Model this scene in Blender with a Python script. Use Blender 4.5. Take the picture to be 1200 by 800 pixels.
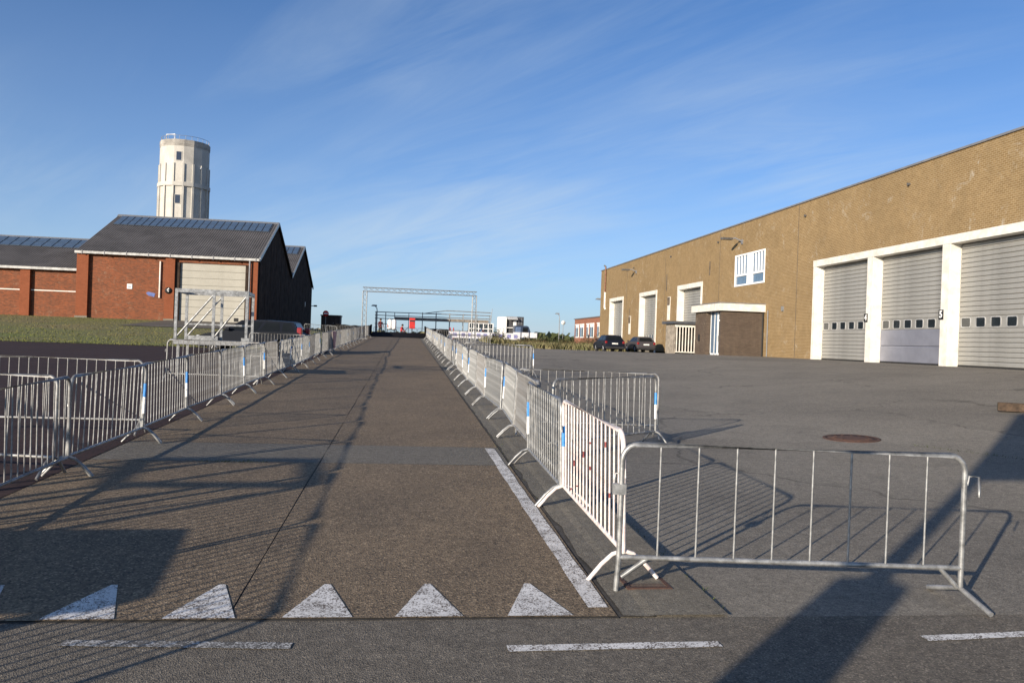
import bpy, bmesh, math, random
from mathutils import Vector, Matrix
random.seed(7)
for o in list(bpy.data.objects): bpy.data.objects.remove(o)
S = bpy.context.scene
C = S.collection
R = math.radians

# ------------------------------------------------------------------ camera
FPX = 969.0
CAM_H = 1.8
psi = math.atan(126 / FPX); rol = R(2.0)
fw = Vector((math.sin(psi), math.cos(psi), 0)); r0 = Vector((math.cos(psi), -math.sin(psi), 0)); u0 = Vector((0, 0, 1))
rt = r0 * math.cos(rol) + u0 * math.sin(rol); up = u0 * math.cos(rol) - r0 * math.sin(rol)
cd = bpy.data.cameras.new('camera'); cam = bpy.data.objects.new('camera', cd); C.objects.link(cam)
cd.sensor_width = 36; cd.lens = FPX / 1200 * 36; cd.clip_end = 20000; cd.clip_start = 0.05
cam.matrix_world = Matrix(((rt.x, up.x, -fw.x, 0), (rt.y, up.y, -fw.y, 0), (rt.z, up.z, -fw.z, CAM_H), (0, 0, 0, 1)))
S.camera = cam

# ------------------------------------------------------------------ light
SUN = Vector((2.51, 2.66, -0.905)).normalized()            # the way the light travels
ELEV = math.asin(-SUN.z)
AZ = math.atan2(-SUN.x, -SUN.y)                             # clockwise from +Y
w = bpy.data.worlds.new('World'); S.world = w; w.use_nodes = True
nt = w.node_tree; nt.nodes.clear()
def N(t, k, **kw):
    n = t.nodes.new(k)
    for a, b in kw.items():
        setattr(n, a, b)
    return n
def L(t, a, b): t.links.new(a, b)
sky = N(nt, 'ShaderNodeTexSky', sky_type='NISHITA', sun_disc=False, sun_elevation=ELEV, sun_rotation=AZ % (2 * math.pi),
        air_density=.70, dust_density=.75, ozone_density=5.4, altitude=0)
bg = N(nt, 'ShaderNodeBackground'); wo = N(nt, 'ShaderNodeOutputWorld')
def vmath(t, op, a, b=None):
    n = N(t, 'ShaderNodeVectorMath', operation=op)
    for i, v in enumerate((a, b)):
        if v is None: continue
        if hasattr(v, 'is_output'): L(t, v, n.inputs[i])
        else: n.inputs[i].default_value = v
    return n.outputs[0]
def fmath(t, op, a, b=None, clamp=False):
    n = N(t, 'ShaderNodeMath', operation=op, use_clamp=clamp)
    for i, v in enumerate((a, b)):
        if v is None: continue
        if hasattr(v, 'is_output'): L(t, v, n.inputs[i])
        else: n.inputs[i].default_value = v
    return n.outputs[0]
def ramp(t, src, stops):
    n = N(t, 'ShaderNodeValToRGB'); L(t, src, n.inputs[0])
    e = n.color_ramp.elements
    while len(e) > 1: e.remove(e[-1])
    e[0].position, e[0].color = stops[0][0], (*stops[0][1], 1) if isinstance(stops[0][1], tuple) else (stops[0][1],) * 3 + (1,)
    for p, c in stops[1:]:
        k = e.new(p); k.color = (*c, 1) if isinstance(c, tuple) else (c, c, c, 1)
    return n.outputs[0]
def noise(t, vec, scale, detail=4, rough=.55, dist=0.0):
    n = N(t, 'ShaderNodeTexNoise'); n.inputs['Scale'].default_value = scale; n.inputs['Detail'].default_value = detail
    n.inputs['Roughness'].default_value = rough; n.inputs['Distortion'].default_value = dist
    if vec is not None: L(t, vec, n.inputs['Vector'])
    return n.outputs['Fac']
def mixc(t, fac, a, b, mode='MIX'):
    n = N(t, 'ShaderNodeMix', data_type='RGBA', blend_type=mode)
    for s, v in ((n.inputs[0], fac), (n.inputs[6], a), (n.inputs[7], b)):
        if hasattr(v, 'is_output'): L(t, v, s)
        elif isinstance(v, tuple): s.default_value = (*v, 1)
        else: s.default_value = v
    return n.outputs[2]
# thin cirrus, the same field all round the sky
tc = N(nt, 'ShaderNodeTexCoord')
sp = N(nt, 'ShaderNodeSeparateXYZ'); L(nt, tc.outputs['Generated'], sp.inputs[0])
den = fmath(nt, 'ADD', fmath(nt, 'ABSOLUTE', sp.outputs[2]), .16)
cx = fmath(nt, 'DIVIDE', sp.outputs[0], den); cy = fmath(nt, 'DIVIDE', sp.outputs[1], den)
cv = N(nt, 'ShaderNodeCombineXYZ'); L(nt, cx, cv.inputs[0]); L(nt, cy, cv.inputs[1])
mp = N(nt, 'ShaderNodeMapping'); L(nt, cv.outputs[0], mp.inputs[0])
mp.vector_type = 'TEXTURE'; mp.inputs['Rotation'].default_value = (0, 0, R(128)); mp.inputs['Scale'].default_value = (1.9, .42, 1); mp.inputs['Location'].default_value = (2.0, .4, 0)
streak = noise(nt, mp.outputs[0], 1.5, 9, .62, .6)
patch = noise(nt, cv.outputs[0], .42, 3, .5, .2)
cm = fmath(nt, 'MULTIPLY', ramp(nt, streak, [(.40, 0.0), (.78, 1.0)]), ramp(nt, patch, [(.42, 0.0), (.70, 1.0)]))
cm = fmath(nt, 'MULTIPLY', cm, .6, True)
veil = ramp(nt, fmath(nt, 'ABSOLUTE', sp.outputs[2]), [(0.0, .62), (.08, .44), (.2, .18), (.4, .03)])    # thin high haze, thicker along the horizon all round
veil = fmath(nt, 'MULTIPLY', veil, ramp(nt, noise(nt, cv.outputs[0], .5, 4, .5), [(.2, .7), (.8, 1.3)]))
cm = fmath(nt, 'ADD', cm, veil, True)
skc = mixc(nt, 1.0, sky.outputs[0], (.93, 1.07, 1.10), 'MULTIPLY')
col = mixc(nt, cm, skc, (4.3, 5.0, 5.5))
L(nt, col, bg.inputs[0]); bg.inputs[1].default_value = 0.095
L(nt, bg.outputs[0], wo.inputs[0])
sl = bpy.data.lights.new('sun', 'SUN'); sl.energy = 5.0; sl.angle = R(0.53); sl.color = (1.0, .87, .70)
so = bpy.data.objects.new('sun', sl); C.objects.link(so); so.location = (-30, -30, 30)
so.rotation_euler = SUN.to_track_quat('-Z', 'Y').to_euler()
S.view_settings.view_transform = 'Standard'; S.view_settings.look = 'None'; S.view_settings.gamma = 1; S.view_settings.use_curve_mapping = False
S.view_settings.exposure = 0.63
S.render.engine = 'CYCLES'
S.cycles.max_bounces = 6; S.cycles.transparent_max_bounces = 6

# ------------------------------------------------------------------ materials
MATS = {}
def mat(name, col, rough=.7, metal=0.0, var=.18, scale=3.0, bump=0.0, bscale=60.0, col2=None, fine=0.0, coat=0.0, spec=.5, world=False):
    """plain procedural surface: base colour broken by two noises, optional fine grain and relief"""
    if name in MATS: return MATS[name]
    m = bpy.data.materials.new(name); m.use_nodes = True; t = m.node_tree; b = t.nodes['Principled BSDF']
    if world: v = N(t, 'ShaderNodeNewGeometry').outputs['Position']
    else: v = N(t, 'ShaderNodeTexCoord').outputs['Object']
    n1 = noise(t, v, scale, 6, .6, .3)
    c2 = col2 or tuple(max(0, c * (1 - var * 1.6)) for c in col); c1 = tuple(min(1, c * (1 + var)) for c in col)
    c = mixc(t, ramp(t, n1, [(.36, 0.0), (.66, 1.0)]), c2, c1)
    if fine:
        n2 = noise(t, v, bscale, 2, .6)
        c = mixc(t, 1.0, c, ramp(t, n2, [(.3, 1 - fine), (.7, 1 + fine)]), 'MULTIPLY')
    L(t, c, b.inputs['Base Color'])
    b.inputs['Roughness'].default_value = rough; b.inputs['Metallic'].default_value = metal
    b.inputs['Specular IOR Level'].default_value = spec
    if coat: b.inputs['Coat Weight'].default_value = coat; b.inputs['Coat Roughness'].default_value = .05
    if bump:
        bn = N(t, 'ShaderNodeBump'); bn.inputs['Strength'].default_value = bump; bn.inputs['Distance'].default_value = .01
        L(t, noise(t, v, bscale, 4, .65), bn.inputs['Height']); L(t, bn.outputs[0], b.inputs['Normal'])
    MATS[name] = m; return m
def aggregate(name, base, base2, stone, dark, stain=.35, cracks=.0, crack_scale=.25, big=.35, rough=.85, grain=120.):
    """asphalt or exposed aggregate concrete, in metres on the ground"""
    m = bpy.data.materials.new(name); m.use_nodes = True; t = m.node_tree; b = t.nodes['Principled BSDF']
    v = N(t, 'ShaderNodeNewGeometry').outputs['Position']
    c = mixc(t, ramp(t, noise(t, v, big, 6, .62, .5), [(.34, 0.0), (.68, 1.0)]), base2, base)
    vo = N(t, 'ShaderNodeTexVoronoi'); vo.inputs['Scale'].default_value = grain; L(t, v, vo.inputs['Vector'])
    sepc = N(t, 'ShaderNodeSeparateColor'); L(t, vo.outputs['Color'], sepc.inputs[0])
    c = mixc(t, ramp(t, sepc.outputs[0], [(.72, 0.0), (.95, .65)]), c, stone)
    c = mixc(t, ramp(t, sepc.outputs[1], [(.7, 0.0), (.95, .8)]), c, dark)
    mid = noise(t, v, 14, 5, .7)
    c = mixc(t, 1.0, c, ramp(t, mid, [(.3, .74), (.7, 1.22)]), 'MULTIPLY')
    # oil and damp stains, with shapes of their own
    st = ramp(t, noise(t, v, .9, 7, .68, .9), [(.52, 0.0), (.74, 1.0)])
    c = mixc(t, fmath(t, 'MULTIPLY', st, stain), c, tuple(x * .55 for x in base2))
    if cracks:
        dv = vmath(t, 'ADD', v, vmath(t, 'SCALE', N(t, 'ShaderNodeTexNoise').outputs['Color']))
        nn = [n for n in t.nodes if n.type == 'TEX_NOISE'][-1]; nn.inputs['Scale'].default_value = 1.3; nn.inputs['Detail'].default_value = 6; L(t, v, nn.inputs['Vector'])
        sc = [n for n in t.nodes if n.type == 'VECT_MATH' and n.operation == 'SCALE'][-1]; sc.inputs['Scale'].default_value = 1.1
        ve = N(t, 'ShaderNodeTexVoronoi', feature='DISTANCE_TO_EDGE'); ve.inputs['Scale'].default_value = crack_scale; L(t, dv, ve.inputs['Vector'])
        cr = ramp(t, ve.outputs['Distance'], [(.002, 1.0), (.008, 0.0)])
        cr = fmath(t, 'MULTIPLY', cr, ramp(t, noise(t, v, .35, 3, .5), [(.38, 0.0), (.55, 1.0)]))
        c = mixc(t, fmath(t, 'MULTIPLY', cr, cracks), c, tuple(x * .3 for x in base2))
    L(t, c, b.inputs['Base Color']); b.inputs['Roughness'].default_value = rough; b.inputs['Specular IOR Level'].default_value = .3
    bn = N(t, 'ShaderNodeBump'); bn.inputs['Strength'].default_value = .55; bn.inputs['Distance'].default_value = .006
    L(t, vo.outputs['Distance'], bn.inputs['Height']); L(t, bn.outputs[0], b.inputs['Normal'])
    MATS[name] = m; return m
def brickmat(name, c1, c2, mortar, bw=.23, bh=.072, axis='Y', patch=(.5, .42, .3), patchy=.35, mort=.012, bumps=.5, pale=None, bias=0.0):
    """brickwork on a wall whose run is along axis"""
    m = bpy.data.materials.new(name); m.use_nodes = True; t = m.node_tree; b = t.nodes['Principled BSDF']
    g = N(t, 'ShaderNodeNewGeometry').outputs['Position']; sx = N(t, 'ShaderNodeSeparateXYZ'); L(t, g, sx.inputs[0])
    cb = N(t, 'ShaderNodeCombineXYZ'); L(t, sx.outputs[1 if axis == 'Y' else 0], cb.inputs[0]); L(t, sx.outputs[2 if axis != 'G' else 1], cb.inputs[1])
    if axis == 'G': L(t, sx.outputs[0], cb.inputs[0])
    br = N(t, 'ShaderNodeTexBrick'); L(t, cb.outputs[0], br.inputs['Vector'])
    br.inputs['Scale'].default_value = 1; br.inputs['Brick Width'].default_value = bw; br.inputs['Row Height'].default_value = bh
    br.inputs['Mortar Size'].default_value = mort; br.inputs['Mortar Smooth'].default_value = .2; br.inputs['Bias'].default_value = bias
    br.inputs['Color1'].default_value = (*c1, 1); br.inputs['Color2'].default_value = (*c2, 1); br.inputs['Mortar'].default_value = (*mortar, 1)
    n1 = noise(t, g, .35, 7, .66, .6); n2 = noise(t, g, 2.2, 6, .7, .4)
    c = mixc(t, 1.0, br.outputs['Color'], ramp(t, n1, [(.3, .90), (.7, 1.09)]), 'MULTIPLY')
    c = mixc(t, 1.0, c, ramp(t, n2, [(.3, .88), (.7, 1.10)]), 'MULTIPLY')
    # rain streaks: noise drawn out along z
    mp = N(t, 'ShaderNodeMapping'); L(t, g, mp.inputs[0]); mp.inputs['Scale'].default_value = (1.3, 1.3, .10)
    c = mixc(t, ramp(t, noise(t, mp.outputs[0], 1.2, 6, .7, .2), [(.5, 0.0), (.72, patchy)]), c, patch)
    if pale:
        n3 = fmath(t, 'MULTIPLY', ramp(t, noise(t, g, .8, 8, .75, 1.0), [(.55, 0.0), (.66, 1.0)]), ramp(t, noise(t, g, 5, 5, .7), [(.45, 0.0), (.62, 1.0)]))
        c = mixc(t, fmath(t, 'MULTIPLY', n3, .8), c, pale)
    L(t, c, b.inputs['Base Color']); b.inputs['Roughness'].default_value = .9; b.inputs['Specular IOR Level'].default_value = .2
    bn = N(t, 'ShaderNodeBump'); bn.inputs['Strength'].default_value = bumps; bn.inputs['Distance'].default_value = .02; bn.invert = True
    L(t, br.outputs['Fac'], bn.inputs['Height']); L(t, bn.outputs[0], b.inputs['Normal'])
    MATS[name] = m; return m
def paintmat(name, col, under, wear=.5):
    """road paint worn through to the surface below"""
    m = bpy.data.materials.new(name); m.use_nodes = True; t = m.node_tree; b = t.nodes['Principled BSDF']
    v = N(t, 'ShaderNodeNewGeometry').outputs['Position']
    vo = N(t, 'ShaderNodeTexVoronoi'); vo.inputs['Scale'].default_value = 130; L(t, v, vo.inputs['Vector'])
    sc = N(t, 'ShaderNodeSeparateColor'); L(t, vo.outputs['Color'], sc.inputs[0])
    a = fmath(t, 'ADD', fmath(t, 'MULTIPLY', sc.outputs[0], .35), noise(t, v, 9, 8, .75, .4))
    k = ramp(t, a, [(wear + .18, 0.0), (wear + .30, 1.0)])
    dirt = mixc(t, 1.0, col, ramp(t, noise(t, v, 4, 6, .7), [(.3, .72), (.7, 1.08)]), 'MULTIPLY')
    L(t, mixc(t, k, dirt, under), b.inputs['Base Color']); b.inputs['Roughness'].default_value = .8
    MATS[name] = m; return m
def glassmat(name, col=(.03, .04, .05), rough=.06, spec=.8):
    return mat(name, col, rough, 0, .1, 2, spec=spec)

STEEL = mat('galvanised_steel', (.33, .335, .335), .42, .5, .28, 11, fine=.12, bscale=90)
STEEL_2 = mat('old_galvanised_steel', (.25, .255, .26), .5, .35, .3, 8, col2=(.15, .14, .13), fine=.15, bscale=70)
STEEL_D = mat('dull_steel', (.27, .275, .28), .5, .4, .2, 9, fine=.12, bscale=70)
WHITE_ST = mat('chipped_white_steel', (.74, .71, .68), .5, .0, .08, 20, col2=(.62, .5, .47))
RUSTRED = mat('red_flecks', (.26, .06, .06), .6, 0, .3, 30)
BLUE = mat('blue_band', (.06, .27, .66), .5, 0, .2, 30)
WBAND = mat('white_band', (.8, .8, .78), .5, 0, .1, 30)
BLACK = mat('black_fabric', (.012, .012, .014), .95, 0, .3, 6, spec=.08)
WHITE = mat('white_paint', (.70, .68, .63), .55, 0, .06, 2.5, col2=(.58, .55, .49), bump=.2, bscale=25)
WHITE_C = mat('clean_white', (.8, .8, .79), .5, 0, .05, 3)
ASPH = aggregate('yard_asphalt', (.262, .238, .198), (.168, .152, .128), (.38, .34, .28), (.08, .074, .066), .4, .6, .16, big=.22)
ROADM = aggregate('brown_aggregate', (.205, .153, .100), (.142, .108, .074), (.42, .32, .21), (.045, .037, .028), .4, .0, .2, .7, grain=75.)
ROADG = aggregate('grey_patch', (0.1716, 0.155, 0.1287), (0.1404, 0.128, 0.108), (0.312, 0.28, 0.225), (0.0676, 0.062, 0.054), .3)
CROSS = aggregate('crossroad_asphalt', (0.1628, 0.142, 0.1143), (0.1281, 0.113, 0.0936), (0.336, 0.29, 0.225), (0.0525, 0.05, 0.045), .4, .5, .3)
GUTTM = aggregate('gutter_concrete', (0.2142, 0.1911, 0.1514), (0.153, 0.1372, 0.11), (0.3264, 0.294, 0.2376), (0.0816, 0.07644, 0.06512), .5, .5, .5)
JOINT = mat('joint_tar', (.05, .046, .042), .9, 0, .3, 8, world=True)
FIELD = brickmat('dark_field_brick', (.052, .030, .028), (.038, .023, .024), (.018, .014, .014), .22, .11, 'G', (.07, .05, .045), .3, .008, .3)
PAINT = paintmat('worn_road_paint', (.74, .73, .71), (.12, .10, .085), .50)
PAINT2 = paintmat('thin_road_paint', (.5, .5, .49), (.09, .085, .078), .38)

# ------------------------------------------------------------------ terrain
def sst(t): t = max(0., min(1., t)); return t * t * (3 - 2 * t)
def tz(x, y):
    zr = .0235 * max(-40, min(y, 78)) if y < 78 else .0235 * 78
    z = zr
    if x > 5:
        zb = 1.38 - .17 * sst((y - 52) / 18)
        if y > 78: zb = zb + (1.833 - zb) * sst((y - 84) / 25)
        xe = 21 - 9 * sst((y - 30) / 35)
        z = zr + (zb - zr) * sst((x - 5) / (xe - 5)) * sst((y + 4) / 24)
    if x < -4.6 and y > 41:
        zl = .9635 + (min(y, 72) - 41) * .0500
        z = zr + (zl - zr) * sst((-x - 4.6) / 7.5)
        if y > 112: z = z + (1.833 - z) * sst((y - 112) / 40)
    return z

# ------------------------------------------------------------------ mesh helpers
class MB:
    def __init__(s): s.v = []; s.f = []; s.m = []; s.sm = []; s.cur = 0; s.smooth = False
    def add(s, vs, fs, smooth=None):
        b = len(s.v); s.v += [tuple(v) for v in vs]
        for f in fs: s.f.append([i + b for i in f]); s.m.append(s.cur); s.sm.append(s.smooth if smooth is None else smooth)
        return s
    def box(s, x0, x1, y0, y1, z0, z1, bev=0.0):
        if bev <= 0:
            return s.add([(x, y, z) for z in (z0, z1) for y in (y0, y1) for x in (x0, x1)],
                  [(0, 2, 3, 1), (4, 5, 7, 6), (0, 1, 5, 4), (2, 6, 7, 3), (0, 4, 6, 2), (1, 3, 7, 5)], False)
        bm = bmesh.new(); bmesh.ops.create_cube(bm, size=1)
        for v in bm.verts: v.co = Vector(((x0 + x1) / 2 + v.co.x * (x1 - x0), (y0 + y1) / 2 + v.co.y * (y1 - y0), (z0 + z1) / 2 + v.co.z * (z1 - z0)))
        bmesh.ops.bevel(bm, geom=bm.edges[:], offset=bev, segments=2, affect='EDGES', profile=.5)
        bm.verts.index_update()
        s.add([v.co for v in bm.verts], [[v.index for v in f.verts] for f in bm.faces], False); bm.free(); return s
    def tube(s, pts, r, n=8, caps=True, closed=False):
        pts = [Vector(p) for p in pts]; rs = r if isinstance(r, (list, tuple)) else [r] * len(pts)
        vs = []; ref = None; k = len(pts)
        for i, p in enumerate(pts):
            if closed: d = pts[(i + 1) % k] - pts[i - 1]
            else: d = pts[min(i + 1, k - 1)] - pts[max(i - 1, 0)]
            d.normalize()
            if ref is None: ref = Vector((0, 0, 1)) if abs(d.z) < .9 else Vector((1, 0, 0))
            a = d.cross(ref)
            if a.length < 1e-4: a = d.cross(Vector((.3, 1, .2)))
            a.normalize(); b = d.cross(a); ref = -b if False else ref
            for j in range(n):
                q = 2 * math.pi * j / n; vs.append(p + (a * math.cos(q) + b * math.sin(q)) * rs[i])
        fs = []
        for i in range(k if closed else k - 1):
            i2 = (i + 1) % k
            for j in range(n): fs.append((i * n + j, i * n + (j + 1) % n, i2 * n + (j + 1) % n, i2 * n + j))
        s.add(vs, fs, True)
        if caps and not closed: s.add(vs[:n], [tuple(range(n))], False); s.add(vs[-n:], [tuple(reversed(range(n)))], False)
        return s
    def prism(s, poly, axis, a, b):
        """polygon in the two other axes drawn out along axis from a to b"""
        def P(u, v, w): return {'X': (w, u, v), 'Y': (u, w, v), 'Z': (u, v, w)}[axis]
        n = len(poly); vs = [P(u, v, a) for u, v in poly] + [P(u, v, b) for u, v in poly]
        return s.add(vs, [tuple(range(n)), tuple(range(2 * n - 1, n - 1, -1))] + [(i, (i + 1) % n, n + (i + 1) % n, n + i) for i in range(n)], False)
    def lathe(s, prof, c=(0, 0, 0), n=16, axis='Z'):
        vs = []
        for r, h in prof:
            for j in range(n):
                q = 2 * math.pi * j / n; a, b = r * math.cos(q), r * math.sin(q)
                vs.append({'Z': (c[0] + a, c[1] + b, c[2] + h), 'Y': (c[0] + a, c[1] + h, c[2] + b), 'X': (c[0] + h, c[1] + a, c[2] + b)}[axis])
        fs = [(i * n + j, i * n + (j + 1) % n, (i + 1) * n + (j + 1) % n, (i + 1) * n + j) for i in range(len(prof) - 1) for j in range(n)]
        fs += [tuple(range(n)), tuple(range((len(prof) - 1) * n, len(prof) * n))]
        return s.add(vs, fs, True)
    def quad(s, a, b, c, d): return s.add([a, b, c, d], [(0, 1, 2, 3)], False)
    def mesh(s, name, mats):
        me = bpy.data.meshes.new(name); me.from_pydata(s.v, [], s.f)
        for m in (mats if isinstance(mats, (list, tuple)) else [mats]): me.materials.append(m)
        me.polygons.foreach_set('material_index', s.m); me.polygons.foreach_set('use_smooth', s.sm)
        me.validate()
        bm = bmesh.new(); bm.from_mesh(me); bmesh.ops.recalc_face_normals(bm, faces=bm.faces[:]); bm.to_mesh(me); bm.free()
        return me
    def build(s, name, mats, parent=None, world=False):
        return put(name, s.mesh(name, mats), parent, world)
def put(name, me, parent=None, world=False):
    o = bpy.data.objects.new(name, me); C.objects.link(o)
    if parent is not None:
        o.parent = parent
        if world and parent.type == 'EMPTY': o.matrix_parent_inverse = Matrix.Translation(-parent.location)
    return o
def tag(o, label=None, cat=None, group=None, kind=None):
    for k, v in (('label', label), ('category', cat), ('group', group), ('kind', kind)):
        if v: o[k] = v
    return o
def thing(name, label, cat, loc=(0, 0, 0), rz=0, group=None):
    o = bpy.data.objects.new(name, None); o.empty_display_size = .3; C.objects.link(o)
    o.location = loc; o.rotation_euler = (0, 0, rz); return tag(o, label, cat, group)
def copy_tree(o, parent=None):
    c = o.copy(); C.objects.link(c)
    if parent is not None: c.parent = parent
    for ch in o.children: copy_tree(ch, c)
    return c
def sheet(xs, ys, off, name, m, parent=None, zf=tz):
    b = MB(); nx = len(xs)
    b.add([(x, y, zf(x, y) + off) for y in ys for x in xs],
          [(j * nx + i, j * nx + i + 1, (j + 1) * nx + i + 1, (j + 1) * nx + i) for j in range(len(ys) - 1) for i in range(nx - 1)], True)
    return b.build(name, m, parent)
def rng(a, b, step):
    n = max(1, round((b - a) / step)); return [a + (b - a) * i / n for i in range(n + 1)]

# ------------------------------------------------------------------ setting: ground
gx = [-4000, -1500, -600, -250, -120] + rng(-80, -14, 3) + rng(-13, 26, 1)[0:] + rng(29, 80, 4) + [120, 250, 600, 1500, 4000]
gy = [-600, -200, -80] + rng(-40, 0, 4) + rng(1, 120, 1) + rng(124, 200, 6) + [250, 400, 800, 2000, 6000]
tag(sheet(gx, gy, 0, 'ground', ASPH), kind='structure')
cross = tag(sheet(rng(-60, 60, 4), rng(-14, 4.966, 3), .004, 'crossroad', CROSS, zf=lambda x, y: .0235 * y + (tz(x, y) - .0235 * y)), kind='structure')
field = tag(sheet([-70, -50, -30] + rng(-20, -3.62, 1.5), rng(5.05, 41.5, 2), .012, 'brick_field', FIELD), kind='structure')
# road: base of joint tar, slabs laid on it with open joints
road = tag(sheet([-3.62, -2, 0, 1.37], rng(4.96, 76, 3), .006, 'road', JOINT), kind='structure')
def slab(x0, x1, y0, y1, m, jit=0):
    b = MB(); n = max(2, int((y1 - y0) / 1.2)); xs = [x0, x0 + .06, x1 - .06, x1]; k = len(xs)
    vs = [(x + (random.uniform(-.006, .006) if i in (0, 3) else 0), y0 + (y1 - y0) * j / n + (random.uniform(-.005, .005) if j in (0, n) else 0), .0235 * (y0 + (y1 - y0) * j / n) + .013) for j in range(n + 1) for i, x in enumerate(xs)]
    b.add(vs, [(j * k + i, j * k + i + 1, (j + 1) * k + i + 1, (j + 1) * k + i) for j in range(n) for i in range(k - 1)])
    return b.build('slab', m, road)
cuts = [4.975, 10.22, 11.66, 19.6, 27.6, 35.6, 43.6, 51.6, 59.6, 67.6, 75.9]
for i in range(len(cuts) - 1):
    m = ROADG if i == 1 else ROADM
    slab(-3.6, -.974, cuts[i] + .004, cuts[i + 1] - .004, m); slab(-.962, 1.36, cuts[i] + .004, cuts[i + 1] - .004, m)
tag(sheet([1.372, 1.6], rng(4.97, 74, 3), .009, 'gutter_joint', JOINT), kind='structure')
b = MB(); gys = rng(4.97, 74, .22); gxs = [0, 1.55, 1.62, 1.8, 2.08]; k = len(gxs)
jag = [1.385 + .012 * math.sin(i * .9) * random.random() + random.uniform(0, .022) + (.03 if random.random() < .12 else 0) for i in range(len(gys))]
b.add([((jag[i] if q == 0 else x), y, tz(x, y) + .019 - .006 * (q == 1)) for i, y in enumerate(gys) for q, x in enumerate(gxs)], [(i * k + q, i * k + q + 1, (i + 1) * k + q + 1, (i + 1) * k + q) for i in range(len(gys) - 1) for q in range(k - 1)])
gut = tag(b.build('gutter', GUTTM), kind='structure')
# painted markings on the road surface
def drape(poly, off, name, m, parent, bumpy=0.0):
    b = MB(); b.add([(x, y, .0235 * y + off) for x, y in poly], [tuple(range(len(poly)))]); return b.build(name, m, parent)
for cxx in (-2.48, -1.80, -1.13, -.455, .205, .885):
    drape([(cxx - .205, 4.985), (cxx + .205, 4.985), (cxx + .025, 5.6), (cxx - .015, 5.6)], .017, 'give_way_triangle', PAINT, road)
def line(name, pts, wdt, off, m, parent):
    b = MB(); vs = []
    for i, (x, y) in enumerate(pts):
        a = pts[max(0, i - 1)]; c = pts[min(len(pts) - 1, i + 1)]; d = Vector((c[0] - a[0], c[1] - a[1])).normalized(); nrm = Vector((-d.y, d.x)) * (wdt / 2)
        j = random.uniform(.9, 1.1)
        vs += [(x + nrm.x * j, y + nrm.y * j, .0235 * (y + nrm.y) + off), (x - nrm.x * j, y - nrm.y * j, .0235 * (y - nrm.y) + off)]
    b.add(vs, [(2 * i, 2 * i + 1, 2 * i + 3, 2 * i + 2) for i in range(len(pts) - 1)]); return b.build(name, m, parent)
line('edge_line', [(1.275 - .006 * (y - 5), y) for y in rng(5.12, 11.55, .35)], .13, .0175, PAINT, road)
for x0, x1, y0, y1, m in ((-1.75, -.55, 4.66, 4.58, PAINT2), (.62, 1.85, 4.505, 4.53, PAINT), (3.14, 4.4, 4.575, 4.66, PAINT), (5.6, 6.8, 4.75, 4.85, PAINT), (-4.2, -3.0, 4.85, 4.76, PAINT2)):
    line('lane_dash', [(x0 + (x1 - x0) * i / 6, y0 + (y1 - y0) * i / 6) for i in range(7)], .085, .009, m, cross)

# ------------------------------------------------------------------ lawn
LAWN = mat('short_lawn', (.082, .098, .016), .95, 0, .3, .16, .4, 30, col2=(.155, .13, .045), fine=.28, world=True)
STRAW = mat('dry_grass', (.19, .16, .085), .9, 0, .3, 2, col2=(.1, .105, .04))
APRON = aggregate('apron_concrete', (.15, .13, .11), (.1, .09, .075), (.22, .2, .17), (.06, .055, .05), .4)
lawn = tag(sheet([-110, -80, -60, -45] + rng(-36, -5, 1), rng(41.3, 72.6, 1) + [80, 95, 112, 125], .03, 'lawn', LAWN), kind='structure')
tag(sheet(rng(-19.6, -12.6, 1), rng(60, 72.1, 1), .06, 'apron', APRON), kind='structure')
tag(sheet(rng(9, 60, 2), rng(76.5, 120, 2), .03, 'rough_ground', mat('rough_soil', (.13, .115, .06), .95, 0, .35, .8, .5, 12, col2=(.075, .075, .03), fine=.4, world=True)), kind='structure')
def blades(name, label, spots, hmin, hmax, wd, m, spread=.25):
    b = MB()
    for x, y in spots:
        z = tz(x, y); h = random.uniform(hmin, hmax); a = random.uniform(0, 6.28); lx, ly = random.uniform(-spread, spread) * h, random.uniform(-spread, spread) * h
        dx, dy = math.cos(a) * wd, math.sin(a) * wd
        b.add([(x - dx, y - dy, z), (x + dx, y + dy, z), (x + lx + dx * .6, y + ly + dy * .6, z + h * .6), (x + lx * 2, y + ly * 2, z + h), (x + lx - dx * .6, y + ly - dy * .6, z + h * .6)], [(0, 1, 2, 3, 4)])
    return tag(b.build(name, m), label, 'grass', kind='stuff')
sp_ = [(random.uniform(-36, -7), 41.3 + 31 * random.random() ** 1.5) for _ in range(14000)]
sp_ = [p for p in sp_ if not (-19.8 < p[0] < -12.4 and p[1] > 59.5)]
blades('lawn_grass', 'short green and straw coloured grass on the bank before the hangar', sp_, .03, .11, .03, [LAWN])
sp_ = [(random.uniform(7.5, 30), 76.2 + 10 * random.random() ** 1.8) for _ in range(7000)]
sp_ = [p for p in sp_ if p[0] < 22 or p[1] > 100]
blades('rough_grass', 'dry tufted grass along the far edge of the yard', sp_, .2, .75, .05, STRAW, .35)
# weeds in the joints
WEED = mat('joint_weeds', (.07, .09, .025), .9, 0, .4, 6)
sp_ = [(2.09 + random.gauss(0, .02), random.uniform(5, 22)) for _ in range(420)] + [(-2.0 + random.gauss(0, .25), 10.2 + random.gauss(0, .03)) for _ in range(160)] + [(random.uniform(1.35, 1.45), random.uniform(8, 20)) for _ in range(90)]
sp_ += [(8.1 + i * .012 + random.gauss(0, .02), 12.2 - i * .022 + random.gauss(0, .02)) for i in range(90)]
blades('joint_weeds', 'small weeds growing along the gutter seam and slab joints', sp_, .01, .045, .004, WEED, .8)

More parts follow.
